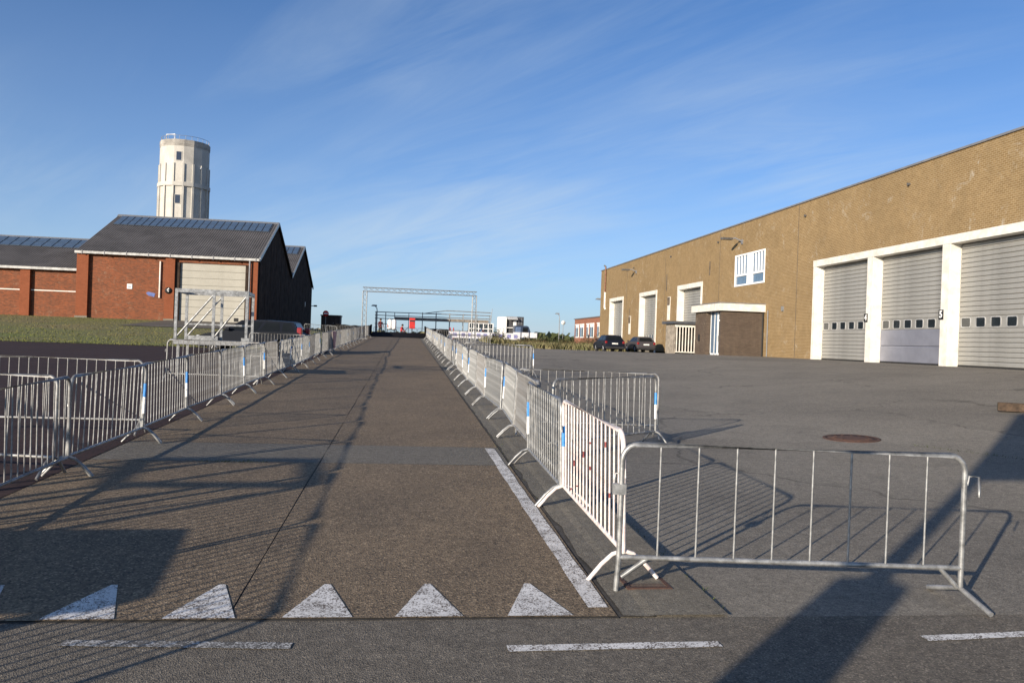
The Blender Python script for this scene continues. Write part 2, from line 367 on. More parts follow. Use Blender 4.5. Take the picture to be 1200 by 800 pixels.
# ------------------------------------------------------------------ text
def text_mesh(s, size, ext=.004):
    cu = bpy.data.curves.new('txt', 'FONT'); cu.body = s; cu.size = size; cu.extrude = ext; cu.align_x = 'CENTER'; cu.align_y = 'CENTER'; cu.offset = .012
    o = bpy.data.objects.new('txt', cu); C.objects.link(o); dg = bpy.context.evaluated_depsgraph_get()
    me = bpy.data.meshes.new_from_object(o.evaluated_get(dg)); bpy.data.objects.remove(o); return me

# ------------------------------------------------------------------ garage building on the right
XW = 23.5; ZB = 1.38; ZT = 10.72; Y0, Y1 = 12.0, 98.5
BROWN = brickmat('ochre_brick', (.236, .160, .076), (.192, .125, .056), (.34, .255, .15), .23, .09, 'Y', (.27, .21, .125), .2, .013, .6, pale=(.42, .38, .31))
DBRICK = brickmat('dark_porch_brick', (.115, .085, .062), (.085, .062, .048), (.075, .06, .05), .23, .075, 'Y', (.16, .12, .08), .3, .012, .5, pale=(.3, .26, .2))
DBRICKX = brickmat('dark_porch_brick_x', (.115, .085, .062), (.085, .062, .048), (.075, .06, .05), .23, .075, 'X', (.16, .12, .08), .3, .012, .5)
ALU = mat('ribbed_aluminium', (.34, .335, .315), .5, .35, .14, .7, fine=.08, bscale=30)
ALU_N = mat('smooth_aluminium', (.27, .28, .335), .38, .45, .08, 1.0)
RUBBER = mat('black_rubber', (.016, .016, .017), .8, 0, .2, 8)
PANE = glassmat('door_pane', (.018, .024, .03), .05)
WIN = glassmat('window_pane', (.10, .16, .24), .05)
GREYT = mat('grey_trim', (.2, .2, .21), .6, .2, .1, 3)
gb = thing('garage_building', 'long ochre brick garage hall with white framed roller doors', 'building', (XW, Y1, ZB))
doors = [(21.8, 27.3), (27.84, 33.3), (33.84, 39.27), (39.81, 45.2)]
far = [(64.0, 69.4), (76.0, 81.2), (88.1, 93.5)]
ops = [(21.35, 45.5, 7.08)] + [(a - .35, b + .35, 7.12) for a, b in far]
WIN_Y = (52.16, 57.19); WIN_Z = (6.28, 8.53)
b = MB(); cur = Y0; T = .55
def wallbox(y0, y1, z0, z1): b.box(XW, XW + T, y0, y1, z0, z1)
for a, c, zt in ops[:1]: wallbox(cur, a, ZB - 1.3, ZT); wallbox(a, c, zt, ZT); cur = c
wallbox(cur, WIN_Y[0], ZB - 1.3, ZT); wallbox(*WIN_Y, ZB - 1.3, WIN_Z[0]); wallbox(*WIN_Y, WIN_Z[1], ZT); cur = WIN_Y[1]
for a, c, zt in ops[1:]: wallbox(cur, a, ZB - 1.3, ZT); wallbox(a, c, zt, ZT); cur = c
wallbox(cur, Y1, ZB - 1.3, ZT)
b.build('front_wall', BROWN, gb, True)
b = MB(); b.box(XW + T, XW + 40, Y1 - .5, Y1 - .01, ZB - 1.3, ZT).box(XW + T, XW + 40, Y0 + .01, Y0 + .5, ZB - 1.3, ZT).box(XW + 39.5, XW + 40, Y0 + .5, Y1 - .5, ZB - 1.3, ZT)
b.build('side_wall', DBRICKX, gb, True)
MB().box(XW + .3, XW + 39.6, Y0 + .3, Y1 - .3, ZT - .35, ZT - .1).build('roof', mat('roof_felt', (.07, .07, .07), .9), gb, True)
MB().box(XW - .07, XW + T + .1, Y0 - .06, Y1 + .06, ZT, ZT + .09).build('coping', GREYT, gb, True)
MB().box(XW + 2, XW + 2.2, Y0 + .6, Y1 - .6, ZB - .2, ZT - .4).build('inner_wall', mat('inner_dark', (.05, .05, .05), .9), gb, True)
MB().box(XW + .0, XW + 2, Y0 + .6, Y1 - .6, ZB - 1.3, ZB - .01).build('floor_sill', GUTTM, gb, True)
# white concrete frames
def rect(nm, x0, x1, y0, y1, z0, z1, m, par, bev=.01): return MB().box(x0, x1, y0, y1, z0, z1, bev).build(nm, m, par, par.type == 'EMPTY')
rect('lintel', XW - .06, XW + .5, 21.35, 45.52, 6.73, 7.10, WHITE, gb)
for y0, y1 in ((45.2, 45.5), (39.27, 39.81), (33.3, 33.84), (27.3, 27.84), (21.35, 21.8)):
    rect('pillar', XW - .05, XW + .5, y0, y1, ZB - .5, 6.729, WHITE, gb)
for a, c in far:
    rect('lintel', XW - .05, XW + .5, a - .35, c + .35, 6.76, 7.14, WHITE, gb)
    rect('pillar', XW - .04, XW + .5, c, c + .34, ZB - .5, 6.759, WHITE, gb); rect('pillar', XW - .04, XW + .5, a - .34, a, ZB - .5, 6.759, WHITE, gb)
slat_cache = {}
def garage_door(y0, y1, top, smooth_low=False, nwin=6, zwin=3.30):
    x = XW + .47
    d = put('roller_door', MB().box(x + .05, x + .09, y0 - .05, y1 + .05, ZB - .02, top + .05).mesh('roller_door', mat('door_back', (.10, .10, .10), .7)), gb)
    d.matrix_parent_inverse = Matrix.Translation(-gb.location)
    key = round(y1 - y0, 2)
    def slat(z0, z1, m, tagk):
        k = (key, round(z1 - z0, 3), tagk)
        if k not in slat_cache:
            h = z1 - z0; w_ = (y1 - y0) / 2 - .01
            prof = [(0.03, 0.006), (0.0, .03), (0.0, h - .045), (.022, h - .008), (.05, h - .006), (.05, .006)]
            slat_cache[k] = MB().prism(prof, 'Y', -w_, w_).mesh('slat', m)
        o = put('slat', slat_cache[k], d); o.location = (x, (y0 + y1) / 2, z0); return o
    z = ZB + .06; n1 = 4 if not smooth_low else 3
    zw0, zw1 = zwin - .26, zwin + .26
    step = (zw0 - z) / (8 if not smooth_low else 2)
    while z < zw0 - .02: slat(z, z + step, ALU_N if smooth_low else ALU, smooth_low); z += step
    # panel with rounded windows
    rect('window_panel', x + .008, x + .05, y0 + .01, y1 - .01, zw0, zw1, ALU, d)
    wd = (y1 - y0) / nwin
    for i in range(nwin):
        yc = y0 + wd * (i + .5); hw, hh, rr = wd * .30, .19, .07
        out = []; inn = []
        for cy_, cz_, a0 in ((hw - rr, hh - rr, 0), (-hw + rr, hh - rr, 90), (-hw + rr, -hh + rr, 180), (hw - rr, -hh + rr, 270)):
            for q in range(0, 91, 30):
                a = R(a0 + q); out.append((yc + cy_ + math.cos(a) * (rr + .035), zwin + cz_ + math.sin(a) * (rr + .035))); inn.append((yc + cy_ + math.cos(a) * rr, zwin + cz_ + math.sin(a) * rr))
        b = MB(); n = len(out)
        b.add([(x - .012, u, v) for u, v in out] + [(x - .012, u, v) for u, v in inn] + [(x + .008, u, v) for u, v in out] + [(x + .006, u, v) for u, v in inn],
              [(j, (j + 1) % n, n + (j + 1) % n, n + j) for j in range(n)] + [(j, (j + 1) % n, 2 * n + (j + 1) % n, 2 * n + j) for j in range(n)] + [(n + j, n + (j + 1) % n, 3 * n + (j + 1) % n, 3 * n + j) for j in range(n)])
        b.build('window_frame', mat('window_rim', (.5, .5, .5), .4, .4), d)
        MB().add([(x + .0065, u, v) for u, v in inn], [tuple(range(n))]).build('pane', PANE, d)
    z = zw1; k = max(1, round((top - zw1) / .215)); st = (top - zw1) / k
    for i in range(k): slat(zw1 + i * st, zw1 + (i + 1) * st, ALU, False)
    rect('bottom_seal', x - .005, x + .05, y0 + .01, y1 - .01, ZB - .01, ZB + .058, RUBBER, d, 0)
    return d
garage_door(*doors[0], 6.70); garage_door(27.84, 33.3, 6.70); garage_door(33.84, 39.27, 6.70, True); garage_door(39.81, 45.2, 6.70)
for a, c in far: garage_door(a, c, 6.74, False, 6, 2.75)
# house number plates on the pillars
for num, y in (('4', 39.62), ('5', 33.62), ('6', 27.62)):
    p = MB().box(XW - .075, XW - .052, y - .01 + .0, y + .30, 3.42, 3.86).build('number_plate', mat('plate_black', (.012, .012, .014), .5), gb, True)
    me = text_mesh(num, .42); me.materials.append(WHITE_C); o = put('number', me, p)
    o.matrix_local = Matrix(((0, 0, -1, XW - .079), (-1, 0, 0, y + .145), (0, 1, 0, 3.645), (0, 0, 0, 1)))
# upper window
wx = XW + .02
fr = MB().box(wx - .06, wx + .1, WIN_Y[0], WIN_Y[1], WIN_Z[0] - .0, WIN_Z[0] + .12).box(wx - .06, wx + .1, WIN_Y[0], WIN_Y[1], WIN_Z[1] - .12, WIN_Z[1])
for y in (WIN_Y[0], WIN_Y[1] - .14): fr.box(wx - .055, wx + .1, y, y + .14, WIN_Z[0] + .12, WIN_Z[1] - .12)
fr.box(wx - .045, wx + .1, 54.15, 55.05, WIN_Z[0] + .12, WIN_Z[1] - .12)
window = fr.build('window', WHITE_C, gb, True)
for ya, yb in ((52.3, 54.15), (55.05, 57.05)):
    rect('transom', wx - .05, wx + .09, ya, yb, 6.98, 7.12, WHITE_C, window)
    for k in range(1, 4):
        y = ya + (yb - ya) * k / 4 + (.0 if k != 2 else 0)
        if k != 2 or True: rect('mullion', wx - .04, wx + .09, y - .05, y + .05, 7.12, 8.41, WHITE_C, window)
    MB().quad((wx + .03, ya, 6.4), (wx + .03, yb, 6.4), (wx + .03, yb, 8.41), (wx + .03, ya, 8.41)).build('pane', WIN, window)
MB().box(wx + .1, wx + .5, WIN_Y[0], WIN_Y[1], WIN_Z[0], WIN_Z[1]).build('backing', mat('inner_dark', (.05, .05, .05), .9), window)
for y in (47.6, 60.2, 73.4, 86.6): MB().box(XW - .006, XW, y - .03, y + .03, ZB - .3, ZT).build('movement_joint', mat('vent_brown', (.13, .10, .07), .8, 0, .3, 2), gb, True)
# downpipe, hoppers, vents, wall lamps, rails
PIPE = mat('rusty_pipe', (.22, .11, .07), .7, .1, .3, 6)
dp = MB().tube([(XW - .12, 95.9, ZT + .35), (XW - .12, 95.9, 7.6)], .09, 10).build('downpipe', PIPE, gb, True)
MB().tube([(XW - .13, 95.75, 8.0), (XW - .13, 95.75, 6.2), (XW - .02, 95.75, 6.0)], .13, 10).build('pipe_sleeve', WHITE, dp)
MB().tube([(XW - .35, 95.9, ZT + .45), (XW - .1, 95.9, ZT + .35)], .1, 8).build('pipe_head', STEEL, dp)
def wall_lamp(y, z):
    l = MB().box(XW - .1, XW - .0, y - .1, y + .1, z - .2, z + .12).tube([(XW - .05, y, z), (XW - .5, y + .15, z + .22), (XW - .8, y + .25, z + .16)], .05, 8).build('wall_lamp', GREYT, gb, True)
    MB().box(XW - 1.5, XW - .7, y + .1, y + .42, z + .08, z + .24, .03).build('lamp_head', mat('lamp_dark', (.09, .085, .08), .5), l)
wall_lamp(56.0, 9.45); wall_lamp(83.0, 9.45); 
for y in (45.5 + 1.2, 60.5, 71.8, 83.9, 36.5): MB().tube([(XW - .12, y, 9.9), (XW + .1, y, 9.9)], .07, 8).build('roof_outlet', mat('lamp_dark', (.09, .085, .08), .5), gb, True)
for y, z0, z1 in ((72.9, 6.9, 8.4), (62.2, 7.5, 8.6), (85.2, 4.4, 5.7)): MB().box(XW - .02, XW - .0, y - .1, y + .12, z0, z1).build('stain_vent', mat('vent_brown', (.13, .10, .07), .8, 0, .3, 2), gb, True)
for y, z0, z1 in ((72.0, 4.2, 6.3), (84.9, 3.0, 4.9)):
    v_ = MB().box(XW - .05, XW, y - .35, y + .35, z0, z1).build('vent_panel', WHITE, gb, True)
    MB().box(XW - .08, XW - .05, y - .33, y + .33, z1 - .75, z1 - .05).build('vent_grille', mat('vent_brown', (.13, .10, .07), .8, 0, .3, 2), v_)
MB().box(XW - .1, XW, 49.2, 49.4, 4.3, 4.6).build('alarm_box', STEEL_D, gb, True)
MB().tube([(XW - .04, 51.4, ZB), (XW - .04, 51.4, 4.4)], .04, 6).build('cable_pipe', GREYT, gb, True)
# entrance porch
po = thing('entrance_porch', 'dark brick entrance porch with white flat canopy and glass door', 'porch', (20.6, 52.1, ZB))
MB().box(20.6, XW - .0, 52.1, 52.4, ZB - .4, 4.3).build('end_wall', DBRICKX, po, True)
MB().box(20.6, 20.9, 54.9, 57.0, ZB - .4, 4.3).build('front_wall', DBRICK, po, True)
MB().box(20.9, XW, 56.7, 57.0, ZB - .4, 4.3).build('side_wall', DBRICKX, po, True)
cp = MB().prism([(20.35, 51.85), (XW, 51.85), (XW, 57.25), (20.35, 57.25)], 'Z', 4.31, 4.80).build('canopy', WHITE, po, True)
MB().box(20.3, XW, 51.8, 57.3, 4.80, 4.85).build('canopy_edge', GREYT, cp)
dr = MB().box(20.92, 21.0, 52.4, 52.5, ZB - .02, 4.25).box(20.92, 21.0, 53.45, 53.55, ZB, 4.25).box(20.92, 21.0, 52.5, 53.45, 3.65, 3.75).box(20.92, 21.0, 52.5, 53.45, ZB - .02, ZB + .12).build('door', WHITE_C, po, True)
MB().box(20.95, 20.97, 52.5, 53.45, ZB + .12, 3.65).box(20.95, 20.97, 52.5, 53.45, 3.75, 4.25).build('pane', PANE, dr)
MB().tube([(20.88, 53.35, ZB + .9), (20.88, 53.35, ZB + 1.3)], .02, 6).build('handle', STEEL, dr)
sd = MB().box(20.93, 21.0, 54.12, 54.2, ZB, 4.25).box(20.93, 21.0, 54.82, 54.9, ZB, 4.25).box(20.93, 21.0, 53.55, 54.9, ZB - .02, ZB + .1).box(20.93, 21.0, 53.62, 53.68, ZB, 4.25).build('side_light', WHITE_C, po, True)
MB().box(20.95, 20.97, 53.68, 54.12, ZB + .1, 4.25).box(20.95, 20.97, 54.2, 54.82, ZB + .1, 4.25).build('pane', WIN, sd)
MB().box(20.52, 20.6, 56.0, 56.2, 2.3, 2.75, .02).build('letter_box', RUBBER, po, True)
MB().tube([(XW - .08, 52.02, ZB), (XW - .08, 52.02, 4.3)], .05, 8).build('downpipe', RUBBER, po, True)
# barred lean-to store
sh = thing('barred_store', 'flat roofed lean-to store with white barred gate against ochre wall', 'store', (20.8, 62.0, ZB))
MB().box(20.55, XW, 61.7, 64.6, 3.62, 3.82).build('roof', mat('store_roof', (.06, .065, .075), .6), sh, True)
for k in range(6): MB().box(20.8, 20.86, 62.06 + k * .38, 62.42 + k * .38, ZB - .3, 3.6).build('board', mat('grey_boards', (.30, .26, .21), .85, 0, .25, 2.5), sh, True)
MB().box(20.9, XW - .02, 63.9, 64.3, ZB - .3, 3.6).build('back', mat('inner_dark', (.05, .05, .05), .9), sh, True)
gt = MB().box(20.8, XW, 62.0, 62.05, 3.38, 3.6).box(20.86, XW, 62.0, 62.05, ZB + .02, ZB + .1).build('gate', WHITE, sh, True)
for k in range(11): MB().box(20.9 + k * .24, 20.98 + k * .24, 62.01, 62.05, ZB + .1, 3.38).build('bar', WHITE, gt)

# ------------------------------------------------------------------ hangar on the left
RBX = brickmat('orange_brick', (.26, .075, .030), (.125, .045, .024), (.17, .09, .06), .23, .075, 'X', (.12, .06, .04), .35, .010, .4, pale=(.24, .16, .11))
PIER = brickmat('pier_brick', (0.248, 0.072, 0.033), (0.2108, 0.06, 0.027), (0.186, 0.078, 0.042), .23, .075, 'X', (0.186, 0.06, 0.03), .3, .010, .4)
CORR = mat('corrugated_grey', (.088, .083, .083), .75, .0, .14, .6, spec=.25)
SKYL = glassmat('skylight_glass', (.075, .11, .16), .12)  # blue base colour stands in for part of the reflected sky
BOARD = mat('dark_boarding', (.05, .036, .029), .95, 0, .25, 1.2, spec=.05)
DOORB = mat('beige_door', (.33, .315, .27), .55, 0, .06, .8, bump=.1)
ha = thing('hangar', 'orange brick hangar with grey pitched roof and beige door numbered six', 'hangar', (-12.4, 72, 2.5))
HB, HE, HX0, HX1 = 2.5, 7.78, -26.75, -12.4
MB().box(HX0, -19.1, 72.0, 72.4, HB - .6, HE).box(-19.1, -13.25, 72.0, 72.4, 7.42, HE).box(-13.25, HX1 - .1, 72.0, 72.4, HB - .6, HE).build('front_wall', RBX, ha, True)
for x0, x1 in ((HX0 - .05, HX0 + .85), (-19.85, -19.1), (-12.95, HX1 - .02)):
    p_ = MB().box(x0, x1, 71.72, 72.02, HB - .6, HE - .02).build('pier', PIER, ha, True)
    MB().box(x0 - .03, x1 + .03, 71.68, 72.0, HB - .6, HB + .18).build('pier_foot', GUTTM, p_)
MB().box(-19.1, -18.75, 71.9, 72.3, HB - .5, 7.42).build('door_jamb', BOARD, ha, True)
MB().box(-13.45, -13.25, 71.9, 72.3, HB - .5, 7.42).build('door_jamb', BOARD, ha, True)
hd = MB().box(-18.75, -13.45, 72.14, 72.2, HB - .1, 7.40).build('sliding_door', DOORB, ha, True)
sm = MB().box(-2.645, 2.645, -.03, 0.02, .012, .595, .012).mesh('door_panel', DOORB)
for k in range(8): o = put('door_panel', sm, hd); o.location = (-16.1, 72.12, HB + .02 + k * .607)
MB().box(-14.3, -13.95, 72.06, 72.1, HB + .15, HB + .45).build('vent', RUBBER, hd)
gu = MB().box(HX0 - .15, HX1 + .12, 71.45, 71.66, HE + .0, HE + .20).build('gutter', mat('grey_gutter', (.42, .42, .41), .6), ha, True)
for k in range(9): MB().box(HX0 + .4 + k * 1.72, HX0 + .46 + k * 1.72, 71.42, 71.7, HE - .05, HE + .27).build('bracket', GREYT, gu)
MB().tube([(-20.3, 71.9, HE - .35), (-20.3, 71.9, HB + 1.9)], .07, 8).build('white_pipe', WHITE, ha, True)
MB().tube([(-13.05, 71.55, HE), (-13.05, 71.55, HB)], .08, 8).build('downpipe', GREYT, ha, True)
sg = MB().box(-22.9, -22.5, 71.95, 72.0, HB + 2.55, HB + 2.95).build('white_notice', WHITE_C, ha, True)
MB().box(-22.82, -22.58, 71.94, 71.95, HB + 2.68, HB + 2.76).build('notice_print', GREYT, sg)
MB().prism([(-21.2, 4.55), (-20.75, 4.45), (-20.65, 4.75), (-21.25, 4.87), (-21.4, 4.75)], 'Y', 71.985, 72.0).build('blue_poster', mat('poster_blue', (.09, .13, .33), .7), ha, True)
p6 = MB().lathe([(.27, 0), (.27, -.04)], (-19.55, 71.7, 5.02), 20, 'Y').build('number_plate', mat('plate_black', (.012, .012, .014), .5), ha, True)
me = text_mesh('6', .5); me.materials.append(WHITE_C); o = put('number', me, p6); o.matrix_local = Matrix(((1, 0, 0, -19.55), (0, 0, -1, 71.645), (0, 1, 0, 5.02), (0, 0, 0, 1)))
def roof_slope(par, x0, x1, ya, za, yb, zb, corr=(0, 1), pane=None, npane=20, pitch=.2, verge=True):
    """ribbed sheet from the eave (ya, za) to the ridge (yb, zb), with a band of panes"""
    d = Vector((0, yb - ya, zb - za)); nrm = Vector((0, -d.z, d.y)).normalized(); nrm = nrm if nrm.z > 0 else -nrm
    b = MB(); n = int((x1 - x0) / (pitch / 2)); vs = []
    for i in range(n + 1):
        off = nrm * (.035 if i % 2 else 0.0); x = x0 + (x1 - x0) * i / n
        for t in corr: q = Vector((x, ya, za)) + d * t + off; vs.append(q)
    b.add(vs, [(2 * i, 2 * i + 2, 2 * i + 3, 2 * i + 1) for i in range(n)])
    o = b.build('roof_sheet', CORR, par, True)
    if pane:
        base = MB(); lo = Vector((0, ya, za)) + d * (pane[0] - .012); hi = Vector((0, ya, za)) + d * (pane[1] + .01)
        base.quad((x0 + .4, lo.y, lo.z), (x1 - .4, lo.y, lo.z), (x1 - .4, hi.y, hi.z), (x0 + .4, hi.y, hi.z))
        for v in range(4): base.v[v] = tuple(Vector(base.v[v]) + nrm * .05)
        sk = base.build('skylight', mat('skylight_bars', (.07, .075, .085), .6), par, True)
        rows = 2; wd = (x1 - x0 - .9) / npane; h = (pane[1] - pane[0]) * d.length / rows; dn = d.normalized()
        pm = MB(); a = nrm * .0; pts = [Vector((.05, 0, 0)), Vector((wd - .05, 0, 0)), Vector((wd - .05, 0, 0)) + dn * (h - .06), Vector((.05, 0, 0)) + dn * (h - .06)]
        pm.add(pts + [p + nrm * .03 for p in pts], [(4, 5, 6, 7), (0, 1, 5, 4), (1, 2, 6, 5), (2, 3, 7, 6), (3, 0, 4, 7)]); pme = pm.mesh('pane', SKYL)
        for r in range(rows):
            for k in range(npane):
                p = put('pane', pme, sk); p.location = Vector((x0 + .45 + k * wd, ya, za)) + d * pane[0] + dn * (r * h + .03) + nrm * .055
                p.rotation_euler = (random.uniform(-.008, .008), random.uniform(-.006, .006), 0)
    return o
RY, RZ = 81.3, 12.25
for k, (ya, yr, yb) in enumerate(((71.55, 81.3, 91.7), (91.7, 101.9, 112.3))):
    roof_slope(ha, HX0 - .1, HX1 + .1, ya, HE + .22, yr, RZ, (0, .99), (.72, .965), 22)
    roof_slope(ha, HX0 - .1, HX1 + .1, yb, HE + .22, yr, RZ, (0, .99))
    MB().prism([(yr - .35, RZ - .12), (yr + .35, RZ - .12), (yr, RZ + .12)], 'X', HX0 - .12, HX1 + .12).build('ridge_cap', STEEL_D, ha, True)
    for (q0, z0_, q1, z1_) in ((ya, HE + .2, yr, RZ + .03), (yb, HE + .2, yr, RZ + .03)):
        MB().prism([(q0, z0_ - .22), (q1, z1_ - .22), (q1, z1_ + .08), (q0, z0_ + .08)], 'X', HX1 + .1, HX1 + .2).build('verge', STEEL if q0 < q1 else BOARD, ha, True)
def zroof(y):
    for ya, yr, yb in ((71.55, 81.3, 91.7), (91.7, 101.9, 112.3)):
        if y <= yb: return HE + .15 + (RZ - HE - .25) * ((y - ya) / (yr - ya) if y < yr else (yb - y) / (yb - yr))
    return HE
ys = [72.42] + [75.3 + 3.0 * k for k in range(12)] + [112.2]
ys = sorted(set([round(v, 2) for v in ys] + []))
for i in range(len(ys) - 1):
    a, c = ys[i] + .07, ys[i + 1] - .07; mid_ = [p for p in (81.3, 91.7, 101.9) if a < p < c]
    top = [(y, zroof(y)) for y in [c] + mid_[::-1] + [a]]
    MB().prism([(a, HB - .8), (c, HB - .8)] + top, 'X', HX1 - .06, HX1 + .02).build('board_panel', BOARD, ha, True)
MB().prism([(72.2, HB - .8), (112.3, HB - .8)] + [(y, zroof(y)) for y in (112.3, 101.9, 91.7, 81.3, 72.2)], 'X', HX1 - .5, HX1 - .08).build('gable_core', mat('inner_dark', (.05, .05, .05), .9), ha, True)
MB().prism([(72.4, HB - .8), (112.3, HB - .8)] + [(y, zroof(y)) for y in (112.3, 101.9, 91.7, 81.3, 72.4)], 'X', HX0 + .02, HX0 + .4).build('side_wall', RBX, ha, True)
MB().box(HX0, HX1 - .1, 111.9, 112.25, HB - .8, HE).build('rear_wall', RBX, ha, True)
MB().tube([(HX1 + .02, 111.6, 5.55), (HX1 + .55, 111.6, 5.6)], .05, 6).box(HX1 + .4, HX1 + .8, 111.45, 111.75, 5.48, 5.68).build('wall_lamp', RUBBER, ha, True)
MB().box(HX1 + .02, HX1 + .06, 104.9, 105.15, 5.2, 5.8).build('white_sign', WHITE_C, ha, True)
# lower hangar further left
h2 = thing('low_hangar', 'lower orange brick hangar with white course line and skylight ridge', 'hangar', (-26.8, 72.6, 2.4))
LX0, LX1 = -66, HX0 - .06; LE = 6.35
MB().box(LX0, LX1, 72.6, 73.0, 1.7, LE).build('front_wall', RBX, h2, True)
for k in range(6): MB().box(-31.35 - 6.6 * k, -30.6 - 6.6 * k, 72.3, 72.62, 1.7, LE - .02).build('pier', PIER, h2, True)
for k in range(6):
    xa, xb = -30.6 - 6.6 * (k - 1) - .75, -30.6 - 6.6 * k
    MB().box(max(xb, LX0), min(xa, LX1), 72.585, 72.6, 4.62, 4.70).build('course_line', WHITE, h2, True)
MB().box(LX0, LX1, 72.05, 72.27, LE, LE + .2).build('gutter', mat('grey_gutter', (.42, .42, .41), .6), h2, True)
roof_slope(h2, LX0, LX1, 72.15, LE + .2, 79.0, 9.62, (0, .99), (.66, .96), 44)
roof_slope(h2, LX0, LX1, 86.0, LE + .2, 79.0, 9.62, (0, .99))
MB().prism([(78.7, 9.5), (79.3, 9.5), (79.0, 9.72)], 'X', LX0, LX1).build('ridge_cap', STEEL_D, h2, True)
MB().box(LX0, LX1, 85.7, 86.0, 1.7, LE).build('rear_wall', RBX, h2, True)

# ------------------------------------------------------------------ water tower
CONC = mat('pale_concrete', (.47, .45, .41), .85, 0, .10, .35, .3, 6, fine=.08)
CONC_T = mat('weathered_concrete', (.33, .31, .28), .9, 0, .2, .5, .3, 6, fine=.12)
wt = thing('water_tower', 'white concrete polygonal water tower rising behind the hangar', 'tower', (-40.6, 156.5, 2.0))
def ring(r, z0, z1, rot=0, n=16, r2=None, m=CONC, nm='shaft', par=None, cap=True):
    r2 = r2 or r; b = MB()
    vs = [(r * math.cos(rot + 2 * math.pi * j / n), r * math.sin(rot + 2 * math.pi * j / n), z0) for j in range(n)] + [(r2 * math.cos(rot + 2 * math.pi * j / n), r2 * math.sin(rot + 2 * math.pi * j / n), z1) for j in range(n)]
    b.add(vs, [(j, (j + 1) % n, n + (j + 1) % n, n + j) for j in range(n)] + [tuple(range(n)), tuple(range(2 * n - 1, n - 1, -1))], False)
    return b.build(nm, m, par or wt)
rr_ = math.atan2(-156.5, 40.6) - R(2.5)
ring(4.2, 0, 32.3, rr_)
ring(4.5, 25.2, 25.9, rr_, nm='waist_band'); ring(4.25, 32.3, 32.6, rr_, m=CONC_T, nm='upper_band'); ring(4.28, 32.6, 33.4, rr_, m=CONC_T, nm='parapet')
ring(4.0, 33.4, 33.45, rr_, m=GREYT, nm='roof')
for j in range(16):
    a = rr_ + 2 * math.pi * j / 16
    pm = MB().box(-.2, .22, -.17, .17, 0, 25.18).box(-.2, .16, -.15, .15, 25.91, 29.2).mesh('rib', CONC)
    o = put('rib', pm, wt); o.location = (4.2 * math.cos(a), 4.2 * math.sin(a), 0); o.rotation_euler = (0, 0, a)
# windows on a facet turned to the camera
a = rr_ - math.pi / 16; ap = 4.2 * math.cos(math.pi / 16)
for z0 in (22.0, 29.6):
    fr_ = MB().box(-.03, .05, -.55, .55, 0, 1.7).build('window', CONC, wt); fr_.location = (ap * math.cos(a), ap * math.sin(a), z0); fr_.rotation_euler = (0, 0, a)
    MB().box(.05, .07, -.43, .43, .1, 1.6).build('pane', glassmat('tower_pane', (.03, .035, .05)), fr_)
rl = MB()
for j in range(24): rl.tube([(4.05 * math.cos(j * R(15)), 4.05 * math.sin(j * R(15)), 33.4), (4.05 * math.cos(j * R(15)), 4.05 * math.sin(j * R(15)), 34.1)], .03, 5)
rl.tube([(4.05 * math.cos(j * R(15)), 4.05 * math.sin(j * R(15)), 34.1) for j in range(24)], .035, 5, closed=True).build('railing', STEEL_D, wt)
hp = MB().tube([(-2.6, -2.6, 33.4), (-2.6, -2.6, 34.4), (-.9, -3.4, 34.4), (-.9, -3.4, 33.4)], .09, 6).build('ladder_hoop', WHITE_C, wt)
MB().lathe([(.18, 0), (.22, .15), (.12, .3)], (4.2 * math.cos(R(-36)), 4.2 * math.sin(R(-36)), 28.6), 10).build('lamp', WHITE_C, wt)

# ------------------------------------------------------------------ crowd barriers
BL, BH, ZR = 2.30, 1.05, .21
def arc(c, r, a0, a1, n, y=0.0): return [(c[0] + r * math.cos(R(a0 + (a1 - a0) * i / n)), y, c[1] + r * math.sin(R(a0 + (a1 - a0) * i / n))) for i in range(n + 1)]
def frame_mesh(L_, H_, zr, r, n=8):
    h = L_ / 2; rc = .11
    pts = [(-h, 0, zr), (-h, 0, H_ - rc)] + arc((-h + rc, H_ - rc), rc, 180, 90, 5)[1:] + arc((h - rc, H_ - rc), rc, 90, 0, 5) + [(h, 0, zr)]
    return MB().tube(pts, r, n)
def leg_mesh(x, n=6, spl=.25):
    pts = [(x, -spl, .012), (x, -spl * .62, .12), (x, -spl * .3, .19), (x, 0, .215), (x, spl * .3, .19), (x, spl * .62, .12), (x, spl, .012)]
    return MB().tube(pts, .0165, n)
